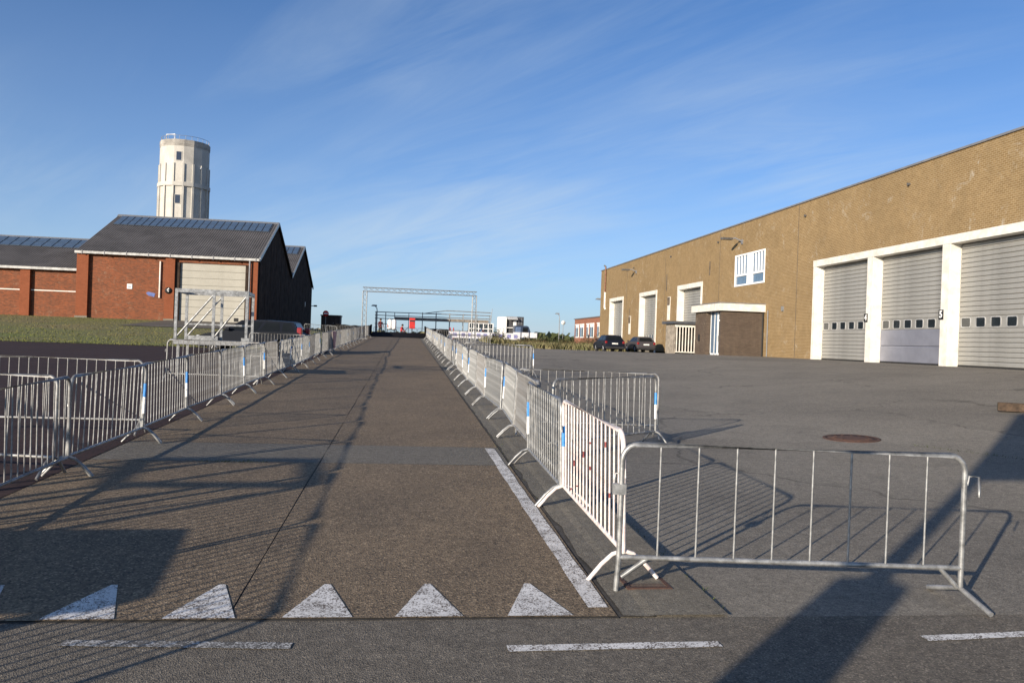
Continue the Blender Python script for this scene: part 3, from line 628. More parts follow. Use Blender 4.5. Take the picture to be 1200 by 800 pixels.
def barrier_proto(detail, nb=16, steel=STEEL, band=True, L_=BL, H_=BH, wide=False):
    """detail 2: every bar a part; 1: bars joined (too far off to pick apart)"""
    p = thing('crowd_barrier', '', 'barrier'); n = 10 if detail == 2 else 5; zr = ZR if not wide else .235
    fr = put('frame', frame_mesh(L_, H_, zr, .019, n).mesh('frame', steel), p)
    put('bottom_rail', MB().tube([(-L_ / 2, 0, zr), (L_ / 2, 0, zr)], .017, n).mesh('bottom_rail', steel), p)
    xs = [-L_ / 2 + L_ * (i + 1) / (nb + 1) for i in range(nb)]
    if detail == 2:
        bm_ = MB().tube([(0, 0, zr), (0, 0, H_)], .0078 if not wide else .0078, 6, False).mesh('bar', steel)
        for x in xs: o = put('bar', bm_, p); o.location = (x, 0, 0)
    else:
        b = MB()
        for x in xs: b.tube([(x, 0, zr), (x, 0, H_)], .0078, 4, False)
        tag(b.build('bars', steel, p), kind='stuff')
    if not wide:
        for x in (-L_ / 2 + .012, L_ / 2 - .012): put('leg', leg_mesh(x, 6 if detail == 2 else 4).mesh('leg', steel), p)
    if band:
        put('blue_band', MB().tube([(L_ / 2, 0, .62), (L_ / 2, 0, .80)], .0205, n, False).mesh('blue_band', BLUE), p)
        put('white_band', MB().tube([(L_ / 2, 0, .40), (L_ / 2, 0, .62)], .0205, n, False).mesh('white_band', WBAND), p)
    if detail == 2:
        put('hook', MB().tube([(-L_ / 2, 0, .8), (-L_ / 2 - .045, 0, .8), (-L_ / 2 - .05, 0, .74)], .007, 5).mesh('hook', steel), p)
    return p
PR = {'near': barrier_proto(2), 'nearw': barrier_proto(2, 17, STEEL_2, False), 'far': barrier_proto(1), 'farw': barrier_proto(1, 17, STEEL_2, False)}
used_proto = set(); BAR = []
def barrier(kind, a, b_, label, group, lean=None, z_off=0.0):
    """stand a barrier with its two posts at a and b_"""
    p = PR[kind]
    if kind in used_proto: p = copy_tree(p)
    used_proto.add(kind)
    ax, ay = a; bx, by = b_; mx, my = (ax + bx) / 2, (ay + by) / 2
    za, zb = tz(ax, ay), tz(bx, by); ln = math.hypot(bx - ax, by - ay)
    p.location = (mx, my, (za + zb) / 2 + .008 + z_off)
    p.rotation_euler = (R(random.uniform(-2.4, 2.4)) if lean is None else lean, -math.atan2(zb - za, ln), math.atan2(by - ay, bx - ax))
    p['label'] = label; p['group'] = group; BAR.append(p); return p
ORD = ['', 'first', 'second', 'third', 'fourth', 'fifth', 'sixth', 'seventh', 'eighth', 'ninth', 'tenth', 'eleventh', 'twelfth', 'thirteenth', 'fourteenth', 'fifteenth', 'sixteenth', 'seventeenth', 'eighteenth', 'nineteenth', 'twentieth'] + ['twenty-' + x for x in ('first', 'second', 'third', 'fourth', 'fifth', 'sixth', 'seventh', 'eighth', 'ninth')] + ['thirtieth', 'thirty-first', 'thirty-second', 'thirty-third']
# row beside the gutter, from the red-flecked barrier to the black ramp
ry = [8.0, 10.26, 12.6, 15.0, 17.4, 19.8, 22.2]
while ry[-1] < 72.5: ry.append(ry[-1] + 2.36)
rx = [1.61, 1.63, 1.69, 1.78, 1.72, 1.76, 1.75]
while len(rx) < len(ry): rx.append(1.70 + .0028 * ry[len(rx)] + random.uniform(-.05, .05))
for i in range(len(ry) - 1):
    k = ('near' if i % 3 != 1 else 'nearw') if i < 9 else ('far' if i % 2 else 'farw')
    x0, x1 = rx[i] + random.uniform(-.035, .035), rx[i + 1] + random.uniform(-.035, .035)
    barrier(k, (x0, ry[i] + .03), (x1, ry[i + 1] - .03), 'galvanised barrier, %s beyond the red-flecked white one in the row beside the gutter' % ORD[i + 1], 'barriers in the row beside the gutter')
# row along the brick field
ly = [2.12, 4.46, 6.82, 9.19, 11.5, 13.87, 16.25, 18.8, 21.2]
while ly[-1] < 73: ly.append(ly[-1] + 2.37)
lx = [-3.42] * 3 + [-3.46, -3.43, -3.45, -3.43, -3.44, -3.43]
while len(lx) < len(ly): lx.append(-3.44 + .38 * max(0, (ly[len(lx)] - 40) / 34) + random.uniform(-.05, .05))
nl = len(ly) - 1
for i in range(nl):
    k = ('near' if i % 3 != 2 else 'nearw') if i < 11 else ('far' if i % 2 else 'farw')
    barrier(k, (lx[i] + random.uniform(-.03, .03), ly[i] + .03), (lx[i + 1] + random.uniform(-.03, .03), ly[i + 1] - .03), 'galvanised barrier, %s from the black ramp in the row along the brick field' % ORD[nl - i], 'barriers in the row along the brick field')
# braces standing out into the field and the yard
def brace(k, a, b_, label, group='barriers set across the rows'): return barrier(k, a, b_, label, group)
brace('nearw', (-5.85, 9.55), (-3.56, 9.12), 'barrier standing out into the brick field, the foremost brace of the row')
brace('nearw', (-5.95, 12.3), (-3.66, 12.3), 'second barrier standing out into the brick field, behind the foremost one')
brace('nearw', (-5.7, 21.3), (-3.6, 21.1), 'barrier standing out from the row just before the cage platform')
brace('farw', (-5.35, 30.9), (-3.7, 30.2), 'pale barrier standing out from the row before the dark estate car')
brace('farw', (-6.9, 58.0), (-4.6, 57.4), 'barrier standing on the lawn edge past the dark estate car')
brace('farw', (-5.7, 61.0), (-3.6, 62.2), 'tall looking barrier set aslant outside the row near the dark container')
brace('near', (1.86, 10.75), (4.0, 12.35), 'barrier angled from the gutter row with blue band, nearer leg of the wedge')
brace('nearw', (1.82, 13.15), (4.08, 12.95), 'barrier square to the gutter row, farther leg of the wedge')
brace('near', (1.9, 25.6), (4.35, 26.6), 'angled barrier of the second wedge beyond the red-flecked barrier')
brace('nearw', (1.9, 28.0), (4.3, 27.2), 'farther barrier of the second wedge beyond the red-flecked barrier')
brace('farw', (1.95, 40.5), (4.3, 41.6), 'angled barrier of the third wedge beyond the red-flecked barrier')
brace('farw', (1.95, 43.2), (4.6, 42.2), 'farther barrier of the third wedge beyond the red-flecked barrier')
brace('farw', (1.95, 55.0), (4.3, 56.0), 'angled barrier of the fourth wedge, shortly before the truss gate')
brace('farw', (1.95, 57.5), (4.5, 56.6), 'farther barrier of the fourth wedge, shortly before the truss gate')
# the red-flecked white barrier and the open-barred one at the corner
PR['red'] = barrier_proto(2, 16, WHITE_ST, False)
rb = barrier('red', (1.585, 5.70), (1.60, 7.94), 'white crowd barrier with red flecks at the near end of the gutter row', 'barriers in the row beside the gutter')
put('blue_band', MB().tube([(BL / 2, 0, .60), (BL / 2, 0, .80)], .0215, 10, False).mesh('blue_band', BLUE), rb)
for k in range(8):
    x = -BL / 2 + BL * (random.randint(1, 16)) / 17; z0 = random.uniform(.25, .9)
    put('red_fleck', MB().tube([(x, 0, z0), (x, 0, z0 + random.uniform(.012, .06))], .0083, 6, False).mesh('red_fleck', RUSTRED), rb)
PR['wide'] = barrier_proto(2, 8, STEEL, False, 2.34, 1.0, True)
wb = barrier('wide', (1.478, 5.45), (3.822, 5.19), 'galvanised barrier with eight widely spaced bars at the corner before the yard', 'barriers set across the rows', lean=R(.5))
hw_ = 2.34 / 2
put('post_foot', MB().tube([(-hw_, 0, .235), (-hw_ - .012, 0, .0)], .019, 8).mesh('post_foot', STEEL), wb)
put('post_foot', MB().tube([(hw_, 0, .235), (hw_, 0, .1)], .019, 8).mesh('post_foot', STEEL), wb)
put('brace_strut', MB().tube([(-hw_ + .02, 0, .1), (-hw_ + .2, 0, .235)], .017, 6).mesh('brace_strut', STEEL), wb)
put('brace_strut', MB().tube([(hw_ - .02, 0, .1), (hw_ - .15, 0, .235)], .017, 6).mesh('brace_strut', STEEL), wb)
put('flat_leg', MB().tube([(hw_ - .06, .30, .012), (hw_ - .0, 0, .1), (hw_ + .05, -.28, .012)], .018, 8).mesh('flat_leg', STEEL_D), wb)
put('end_hook', MB().tube([(hw_ + .02, 0, .80), (hw_ + .03, 0, .86), (hw_ + .10, 0, .86), (hw_ + .105, 0, .72)], .009, 6).mesh('end_hook', STEEL), wb)
put('clamp', MB().box(-hw_ - .06, -hw_ + .03, -.025, .025, .66, .73).mesh('clamp', STEEL), wb)
for kind, p in PR.items():
    if kind not in used_proto:
        for ch in list(p.children): bpy.data.objects.remove(ch)
        bpy.data.objects.remove(p)
# rusty gully grate by the corner
gr = thing('gully_grate', 'rusty iron gully grate in the gutter under the corner barrier', 'grate', (1.72, 5.62, tz(1.72, 5.62) + .004))
RUST = mat('rusty_iron', (.085, .042, .028), .85, .2, .35, 14, .5, 60, col2=(.06, .035, .028))
put('rim', MB().box(-.22, .22, -.22, -.18, 0, .022).box(-.22, .22, .18, .22, 0, .022).box(-.22, -.18, -.18, .18, 0, .022).box(.18, .22, -.18, .18, 0, .022).mesh('rim', RUST), gr)
sl_ = MB().box(-.18, .18, -.014, .014, .003, .018).mesh('grate_bar', RUST)
for k in range(6): o = put('grate_bar', sl_, gr); o.location = (0, -.15 + k * .06, 0)
put('pit', MB().box(-.178, .178, -.178, .178, .0, .002).mesh('pit', RUBBER), gr)
gr.scale = (.72, .72, .8)
# manhole cover and timber beam in the yard
def yard_at(x, y): return (x, y, tz(x, y))
mh = thing('manhole_cover', 'round rusty manhole cover set in the yard beyond the corner barrier', 'manhole cover', yard_at(7.52, 13.07))
mh.rotation_euler = Vector((-(tz(7.6, 13) - tz(7.4, 13)) / .2, -(tz(7.5, 13.1) - tz(7.5, 12.9)) / .2, 1)).to_track_quat('Z', 'Y').to_euler()
put('ring', MB().lathe([(.46, 0), (.46, .012), (.40, .014), (.40, .0)], n=28).mesh('ring', RUST), mh)
put('lid', MB().lathe([(.39, 0), (.39, .012), (.2, .016), (.0, .017)], n=28).mesh('lid', RUST), mh)
for k in range(12): o = put('stud', MB().box(-.03, .03, -.012, .012, .012, .022).mesh('stud', RUST), mh); a = k * R(30); o.location = (.28 * math.cos(a), .28 * math.sin(a), 0); o.rotation_euler = (0, 0, a)
bmz = thing('timber_beam', 'dark weathered timber beam lying on the yard before the garage doors', 'beam', yard_at(12.35, 14.95), R(-35))
put('beam', MB().box(-.55, 2.0, -.09, .09, .0, .17, .01).mesh('beam', mat('dark_timber', (.085, .055, .035), .9, 0, .35, 3, .6, 25, fine=.3)), bmz)
put('end_grain', MB().box(-.556, -.551, -.08, .08, .01, .16).mesh('end_grain', mat('timber_end', (.06, .05, .03), .9, 0, .3, 20)), bmz)

# ------------------------------------------------------------------ cage platforms
def cage(name, label, loc, rz, W=2.05, D=1.5, dk=.97, H_=1.38):
    t = thing(name, label, 'platform', loc, rz); g = STEEL
    put('deck', MB().box(-W / 2 - .05, W / 2 + .08, -D / 2 - .05, D / 2 + .05, dk - .12, dk, .01).mesh('deck', STEEL_D), t)
    lg = MB().box(-.035, .035, -.035, .035, 0, dk - .12).mesh('leg', g); po_ = MB().box(-.035, .035, -.035, .035, dk, dk + H_).mesh('post', g)
    for x in (-W / 2, W / 2):
        for y in (-D / 2, D / 2):
            o = put('leg', lg, t); o.location = (x * .92, y * .92, 0); o = put('post', po_, t); o.location = (x, y, 0)
    for x in (0.05,):
        for y in (-D / 2, D / 2): o = put('post', po_, t); o.location = (x, y, 0)
    for y in (-D / 2, D / 2):
        put('top_rail', MB().box(-W / 2, W / 2, y - .04, y + .04, dk + H_ - .1, dk + H_).mesh('top_rail', g), t)
        put('mid_rail', MB().box(-W / 2, W / 2, y - .02, y + .02, dk + .42, dk + .47).mesh('mid_rail', g), t) if y > 0 else None
    for x in (-W / 2, W / 2): put('side_rail', MB().box(x - .035, x + .035, -D / 2, D / 2, dk + H_ - .095, dk + H_ - .005).mesh('side_rail', g), t)
    for x0, x1, y in ((-W / 2, .05, -D / 2), (.05, W / 2, -D / 2), (-W / 2, .05, D / 2)):
        put('diagonal', MB().tube([(x0, y, dk + .05), (x1, y, dk + H_ - .12)], .028, 6).mesh('diagonal', g), t)
    put('kick_beam', MB().box(-W / 2 + .1, 0, D / 2 - .3, D / 2 - .1, dk, dk + .12).mesh('kick_beam', g), t)
    put('foot_block', MB().box(W / 2 - .12, W / 2 + .1, -D / 2 - .06, -D / 2 + .1, dk, dk + .1).mesh('foot_block', g), t)
    return t
cage('cage_platform', 'galvanised cage platform on legs behind the barriers, before the dark estate car', (-5.25, 24.0, tz(-5, 24)), R(4), 1.82)
cage('cage_platform', 'unseen galvanised cage platform by the brick field edge, added to cast the lattice shadow', (-8.1, 3.1, tz(-8, 3)), R(3), 2.0, 1.6, .97, 1.45)  # added out of view; throws the lattice of shadow onto the lane
tb = thing('unseen_table', 'unseen low steel table at the crossroad corner, added to cast the solid shadow', 'table', (-5.2, 3.55, tz(-5, 3.5)), R(3))  # out of view, put in to throw the solid block of shadow
put('top', MB().box(-1.15, 1.15, -.88, .88, .85, .97, .01).mesh('top', STEEL_D), tb)
for x in (-1.05, 1.05):
    for y in (-.78, .78): put('leg', MB().box(x - .035, x + .035, y - .035, y + .035, 0, .85).mesh('leg', STEEL), tb)
for y in (-.78, .78): put('brace', MB().tube([(-1.05, y, .1), (1.05, y, .82)], .025, 6).mesh('brace', STEEL), tb)
# unseen mast behind the camera, form guessed and fitted to its yard shadow
fm = thing('unseen_mast', 'unseen tall mast with cabinet, its form fitted to the shadow across the yard', 'mast', (-3.0, -1.2, tz(-3, -1.2)))
put('cabinet', MB().box(-.2, .2, -.15, .15, 0, 2.5, .02).mesh('cabinet', STEEL_D), fm)
put('pole', MB().tube([(0, 0, 2.45), (0, 0, 6.2)], .085, 10).mesh('pole', STEEL), fm)
put('mast_panel', MB().box(-.09, 1.7, -.1, .1, 3.95, 6.2, .03).mesh('mast_panel', STEEL_D), fm)  # one-sided panel, shaped to widen the far end of the shadow

# ------------------------------------------------------------------ cars
GLASS = glassmat('car_glass', (.010, .012, .014), .04, .12)
TYRE = mat('tyre', (.017, .017, .018), .85); RIM = mat('alloy_rim', (.5, .5, .51), .3, .8)
LAMP = mat('tail_lamp', (.22, .008, .01), .2, 0, .1, 5, spec=.8); PLATE = mat('plate_white', (.75, .75, .72), .5); TRIM = mat('car_trim', (.018, .018, .02), .6)
def car(label, paint, loc, rz, Ln=4.2, W=1.76, H_=1.46, estate=False, group=None):
    t = thing('parked_car', label, 'car', loc, rz, group); h = Ln / 2; wr = .315
    fxw, rxw = h - .82, -h + .78
    prof = [(-h + .06, .28), (-h, .42), (-h + .01, .62), (-h + .07, .93), (-h + .2, .985), (h - 1.35, .96), (h - .45, .80), (h - .08, .66), (h, .5), (h - .04, .28)]
    # lower edge with wheel arches
    low = []
    for cx_ in (fxw, rxw):
        low += [(cx_ + (wr + .06) * math.cos(R(a)), .31 + (wr + .06) * math.sin(R(a))) for a in range(-5, 186, 19)]
    outline = prof + [(h - .3, .2)] + low[:11] + low[11:] + [(-h + .3, .22)]
    b = MB(); n = len(outline)
    cxm, czm = 0, .6
    rows = []
    for y, s_ in ((-W / 2, .965), (-W / 2 + .07, 1.0), (0, 1.0), (W / 2 - .07, 1.0), (W / 2, .965)):
        rows.append([(cxm + (x - cxm) * (.985 if s_ < 1 else 1), y, czm + (z - czm) * s_) for x, z in outline])
    vs = [v for r_ in rows for v in r_]
    b.add(vs, [(r_ * n + i, r_ * n + (i + 1) % n, (r_ + 1) * n + (i + 1) % n, (r_ + 1) * n + i) for r_ in range(4) for i in range(n)], True)
    b.add(rows[0], [tuple(range(n))], False); b.add(rows[-1], [tuple(range(n))], False)
    body = put('body', b.mesh('body', paint), t)
    # greenhouse
    rb_ = -h + (.16 if estate else .10); rtp = -h + (.42 if estate else .52); ft = h - 1.95; fb = h - 1.22
    wb_, wt_ = W / 2 - .06, W / 2 - .24; z0, z1 = .95, H_ - .05
    xm = (rtp + ft) / 2
    g = MB(); gp = [(rb_, wb_, z0), (fb, wb_, z0), (ft, wt_, z1), (xm, wt_ + .0, H_ - .015), (rtp, wt_, z1 - .02)]
    m_ = len(gp); L2 = [(x, y, z) for x, y, z in gp] + [(x, -y, z) for x, y, z in gp]; ctr = [(x, 0, z + (.03 if i > 1 else 0)) for i, (x, y, z) in enumerate(gp)]
    g.add(L2 + ctr, [(0, 1, 2, 3, 4), (m_, m_ + 4, m_ + 3, m_ + 2, m_ + 1)] + [(i, (i + 1) % m_, 2 * m_ + (i + 1) % m_, 2 * m_ + i) for i in range(m_)] + [(m_ + i, m_ + (i + 1) % m_, 2 * m_ + (i + 1) % m_, 2 * m_ + i) for i in range(m_)], False)
    put('roof', g.mesh('roof', paint), t)
    def lerp(a, c, q): return tuple(a[i] + (c[i] - a[i]) * q for i in range(3))
    for s_ in (1, -1):
        def P(u, v):   # u along from rear to front, v up
            lo = lerp(gp[0], gp[1], u); hi = lerp(gp[4], gp[2], u); q = lerp(lo, hi, v); return (q[0], s_ * (q[1] + .006), q[2])
        for u0_, u1_ in ((.05, .22), (.25, .53), (.56, .93)) if estate else ((.10, .44), (.47, .92)):
            put('side_window', MB().quad(P(u0_, .10), P(u1_, .10), P(u1_ - .02, .88), P(u0_ + .02, .88)).mesh('side_window', GLASS), t)
        for x in (fxw, rxw):
            w_ = put('wheel', MB().lathe([(wr - .05, -.10), (wr, -.07), (wr, .07), (wr - .05, .10), (wr * .62, .10), (wr * .62, -.10)], n=24, axis='Y').mesh('wheel', TYRE), t); w_.location = (x, s_ * (W / 2 - .115), wr)
            rim = MB().lathe([(wr * .62, .085 * s_), (wr * .56, .06 * s_), (.06, .075 * s_), (.05, .10 * s_), (0.001, .10 * s_)], n=20, axis='Y')
            for k in range(5):
                a = k * R(72); rim.tube([(.05 * math.cos(a), .095 * s_, .05 * math.sin(a)), (wr * .58 * math.cos(a), .09 * s_, wr * .58 * math.sin(a))], .025, 5)
            put('rim', rim.mesh('rim', RIM), w_)
            put('arch_liner', MB().lathe([(wr + .05, -.02), (wr + .05, .02)], (x, s_ * (W / 2 - .22), .32), 20, 'Y').mesh('arch_liner', TRIM), t)
        put('mirror', MB().box(fb - .32, fb - .16, s_ * (W / 2 + .0) - .0, s_ * (W / 2 + .16), .96, 1.08, .02).mesh('mirror', paint) if s_ > 0 else MB().box(fb - .32, fb - .16, -W / 2 - .16, -W / 2, .96, 1.08, .02).mesh('mirror', paint), t)
        zt_ = 1.18 if estate else .92
        put('tail_light', MB().box(-h + .005, -h + .22, s_ * (W / 2 - .11) - .10, s_ * (W / 2 - .11) + .10, .72, zt_, .04).mesh('tail_light', LAMP), t)
        put('headlight', MB().box(h - .42, h - .03, s_ * (W / 2 - .22) - .14, s_ * (W / 2 - .22) + .14, .58, .71, .04).mesh('headlight', mat('headlamp', (.6, .62, .64), .15)), t)
        put('door_handle', MB().box(-.32, -.12, s_ * (W / 2 + .005) - .015, s_ * (W / 2 + .005) + .015, .84, .87).mesh('door_handle', paint), t)
    def RQ(u, v): lo = lerp((gp[0][0], -wb_, z0), (gp[0][0], wb_, z0), u); hi = lerp((gp[4][0], -wt_, z1), (gp[4][0], wt_, z1), u); q = lerp(lo, hi, v); return (q[0] - .012, q[1], q[2])
    put('rear_window', MB().quad(RQ(.1, .14), RQ(.9, .14), RQ(.88, .88), RQ(.12, .88)).mesh('rear_window', GLASS), t)
    def FQ(u, v): lo = lerp((gp[1][0], -wb_, z0), (gp[1][0], wb_, z0), u); hi = lerp((gp[2][0], -wt_, z1), (gp[2][0], wt_, z1), u); q = lerp(lo, hi, v); return (q[0] + .01, q[1], q[2] + .008)
    put('windscreen', MB().quad(FQ(.06, .06), FQ(.94, .06), FQ(.92, .92), FQ(.08, .92)).mesh('windscreen', GLASS), t)
    put('number_plate', MB().box(-h - .025, -h + .0, -.26, .26, .66 if not estate else .7, .77 if not estate else .81).mesh('number_plate', PLATE), t)
    put('bumper', MB().box(-h - .02, -h + .12, -W / 2 + .06, W / 2 - .06, .27, .46, .03).mesh('bumper', TRIM if not estate else paint), t)
    return t
def paint(nm, c): return mat(nm, c, .35, .0, .05, 2, coat=.03, spec=.1)
car('black hatchback parked near the far corner of the garage hall', paint('black_paint', (.010, .012, .020)), (17.9, 71.4, tz(17.9, 71)), R(91))
car('dark grey hatchback parked close against the garage wall beside the black one', paint('grey_paint', (.055, .05, .055)), (21.3, 73.4, tz(21.3, 73)), R(91), 4.05, 1.72, 1.43)
car('dark blue estate car parked behind the barriers and cage platform', paint('dark_blue_paint', (.008, .010, .016)), (-6.7, 38.3, tz(-6.7, 38.3)), R(180 - 6), 4.65, 1.8, 1.47, True)

# ------------------------------------------------------------------ black ramp at the end of the road
rp_ = thing('black_ramp', 'low black covered ramp across the far end of the barrier lane', 'ramp', (-.6, 75.9, tz(-.6, 75.9)))
z75 = tz(0, 75.9); MB().prism([(75.9, z75 - .3), (80.4, z75 - .3), (80.4, z75 + .50), (79.5, z75 + .50), (75.95, z75 + .02)], 'X', -3.05, 1.86).build('deck', BLACK, rp_, True)
for x, dx in ((-3.12, -.05), (1.90, .05)):
    s_ = MB(); n = 14; vs = []
    for i in range(n + 1):
        y = 74.6 + 5.4 * i / n; w_ = .025 * math.sin(i * 2.1) + random.uniform(-.01, .01); top = .95 + .18 * i / n
        for zz in (0.0, .5, 1.0): vs.append((x + w_ * zz * 2, y, tz(0, y) + zz * top))
        for zz in (1.0, .5, 0.0): vs.append((x + w_ * zz * 2 + dx, y, tz(0, y) + zz * top))
    s_.add(vs, [(i * 6 + k, i * 6 + k + 1, (i + 1) * 6 + k + 1, (i + 1) * 6 + k) for i in range(n) for k in range(5)] + [(0, 1, 2, 3, 4, 5), tuple(n * 6 + k for k in range(6))], False)
    s_.build('side_screen', BLACK, rp_, True)
def black_fence(label, a, b_, h):
    t = thing('black_screen', label, 'screen', (*a, tz(*a))); n = 10; m_ = MB(); vs = []
    d = Vector((b_[0] - a[0], b_[1] - a[1]))
    for i in range(n + 1):
        p = Vector(a) + d * i / n; z = tz(*p); o = .04 * math.sin(i * 1.9)
        vs += [(p.x, p.y + o, z + .05), (p.x, p.y, z + h - .05 + .03 * math.sin(i * 2.3)), (p.x, p.y + .04, z + h - .05 + .03 * math.sin(i * 2.3)), (p.x, p.y + .04 + o, z + .05)]
    m_.add(vs, [(i * 4 + k, i * 4 + k + 1, (i + 1) * 4 + k + 1, (i + 1) * 4 + k) for i in range(n) for k in range(3)] + [(0, 1, 2, 3), tuple(n * 4 + k for k in range(4))]); m_.build('cloth', BLACK, t, True)
    for i in range(4):
        p = Vector(a) + d * i / 3; MB().tube([(p.x, p.y + .07, tz(*p)), (p.x, p.y + .07, tz(*p) + h)], .025, 6).build('post', STEEL_D, t, True)
    return t
black_fence('black cloth screen running left from the ramp towards the dark container', (-6.6, 78.2), (-3.3, 77.2), 1.0)
black_fence('short black cloth screen running right from the ramp', (2.0, 78.0), (4.2, 80.0), .95)
for i in range(4): barrier('farw', (-3.4 + 2.4 * i, 92.0), (-1.1 + 2.4 * i, 92.1), 'barrier of the line closing the lane behind the ramp, %s from the person in maroon' % ORD[i + 1], 'barriers behind the black ramp')

# ------------------------------------------------------------------ truss gate
tg = thing('truss_gate', 'lattice truss gate spanning the barrier lane before the black ramp', 'gate', (-3.25, 67, tz(-3.25, 67)))
def truss(nm, a, b_, wdt, n):
    a, b_ = Vector(a), Vector(b_); d = (b_ - a).normalized(); u = Vector((0, 1, 0)); v = d.cross(u); m_ = MB(); h = wdt / 2
    cs = [(u * h * i + v * h * j) for i, j in ((1, 1), (1, -1), (-1, -1), (-1, 1))]
    for c in cs: m_.tube([a + c, b_ + c], .028, 5)
    put_ = m_.build(nm, STEEL, tg, True); lac = MB()
    for k in range(n):
        p, q = a + (b_ - a) * k / n, a + (b_ - a) * (k + 1) / n
        for i in range(4): lac.tube([p + cs[i], q + cs[(i + 1) % 4]], .014, 4, False)
    tag(lac.build('lacing', STEEL, put_), kind='stuff')
ztg = 5.55; truss('upright', (-3.25, 67, tz(-3.25, 67)), (-3.25, 67, ztg - .18), .32, 9); truss('upright', (5.52, 67, tz(5.5, 67)), (5.52, 67, ztg - .18), .32, 9)
truss('beam', (-3.42, 67, ztg), (5.69, 67, ztg), .32, 20)
for x in (-3.25, 5.52): MB().box(x - .35, x + .35, 66.65, 67.35, tz(x, 67), tz(x, 67) + .04).build('base_plate', STEEL_D, tg, True)

# ------------------------------------------------------------------ footbridge of scaffold beyond the crest
fb_ = thing('scaffold_footbridge', 'long scaffold footbridge with handrails crossing beyond the black ramp', 'footbridge', (3.2, 95, tz(3.2, 95)))
SCAF = mat('scaffold_brown', (.23, .2, .17), .7, .2, .2, 3)
z95 = tz(3, 95)
MB().box(-1.2, 9.5, 94.4, 95.6, 3.80, 4.12).build('deck', SCAF, fb_, True)
for x in [-3.3, -2.2, -1.2] + [0.4 + 1.55 * k for k in range(7)]:
    top = 4.65 if x < 1 else 4.75
    for y in (94.35, 95.65): MB().tube([(x, y, z95), (x, y, top)], .035, 6).build('post', STEEL_D, fb_, True)
for y in (94.35, 95.65):
    for z in (4.62, 4.25, 3.9, 3.3): MB().tube([(-3.4, y, z), (9.7 if z > 4 else -1.2, y, z + (.04 if z > 4 else 0))], .032, 6).build('rail', STEEL_D, fb_, True)
    MB().tube([(2.0, y, 4.62), (4.7, y, 5.06), (9.8, y, 5.0)], .032, 6).build('rail', STEEL_D, fb_, True)
for x0, x1 in ((-.5, 1.2), (8.2, 9.4)): MB().tube([(x0, 94.3, z95 + .2), (x1, 94.3, 3.9)], .03, 6).build('brace', STEEL_D, fb_, True)
fl = MB().tube([(9.75, 94.3, 4.0), (9.85, 94.3, 5.45)], .03, 6).build('flag_post', STEEL_D, fb_, True)

# ------------------------------------------------------------------ people behind the ramp
def person(label, loc, rz, joints, mats, cuts, hair):
    """one skinned body; joints: name -> (xyz, radius, parent); mats coloured by height"""
    t = thing('person', label, 'person', loc, rz); names = list(joints); me = bpy.data.meshes.new('body')
    me.from_pydata([joints[n][0] for n in names], [(names.index(joints[n][2]), i) for i, n in enumerate(names) if joints[n][2]], [])
    o = bpy.data.objects.new('tmp', me); C.objects.link(o); sk = o.modifiers.new('s', 'SKIN'); ss = o.modifiers.new('u', 'SUBSURF'); ss.levels = ss.render_levels = 1
    for i, n in enumerate(names):
        me.skin_vertices[0].data[i].radius = (joints[n][1],) * 2 if not isinstance(joints[n][1], tuple) else joints[n][1]
        me.skin_vertices[0].data[i].use_root = n == 'pelvis'
    dg = bpy.context.evaluated_depsgraph_get(); bm_ = bpy.data.meshes.new_from_object(o.evaluated_get(dg)); bpy.data.objects.remove(o)
    bm_.materials.clear()
    for m in mats: bm_.materials.append(m)
    for p in bm_.polygons:
        c = p.center; p.use_smooth = True; p.material_index = cuts(c)
    put('body', bm_, t); hx, hy, hz = joints['head'][0]
    put('hair', MB().lathe([(.02, .135), (.07, .12), (.10, .07), (.108, .01), (.10, -.05)], (hx - .015, hy, hz + .02), 12).mesh('hair', hair), t)
    return t
SKIN = mat('skin', (.42, .26, .19), .6); MAROON = mat('maroon_jacket', (.10, .012, .018), .8); DARKCL = mat('dark_clothes', (.015, .016, .02), .85); REDCL = mat('red_top', (.42, .035, .04), .8); HAIR = mat('dark_hair', (.02, .015, .012), .7)
def standing():
    J = {'pelvis': ((0, 0, .95), (.15, .11), None), 'waist': ((0, 0, 1.1), (.14, .10), 'pelvis'), 'chest': ((0, 0, 1.32), (.17, .115), 'waist'), 'neck': ((0, 0, 1.5), .055, 'chest'), 'head': ((.02, 0, 1.63), .095, 'neck'), 'crown': ((.02, 0, 1.72), .075, 'head')}
    for s_, n in ((1, 'l'), (-1, 'r')):
        J[n + 'hip'] = ((0, s_ * .1, .88), .095, 'pelvis'); J[n + 'knee'] = ((.03, s_ * .11, .48), .065, n + 'hip'); J[n + 'ank'] = ((-.02, s_ * .12, .09), .042, n + 'knee'); J[n + 'toe'] = ((.13, s_ * .13, .04), .035, n + 'ank')
        J[n + 'sho'] = ((0, s_ * .19, 1.41), .06, 'chest'); J[n + 'elb'] = ((.04, s_ * .27, 1.13), .045, n + 'sho'); J[n + 'wri'] = ((.14, s_ * .24, .92), .034, n + 'elb'); J[n + 'han'] = ((.18, s_ * .23, .83), .03, n + 'wri')
    return J
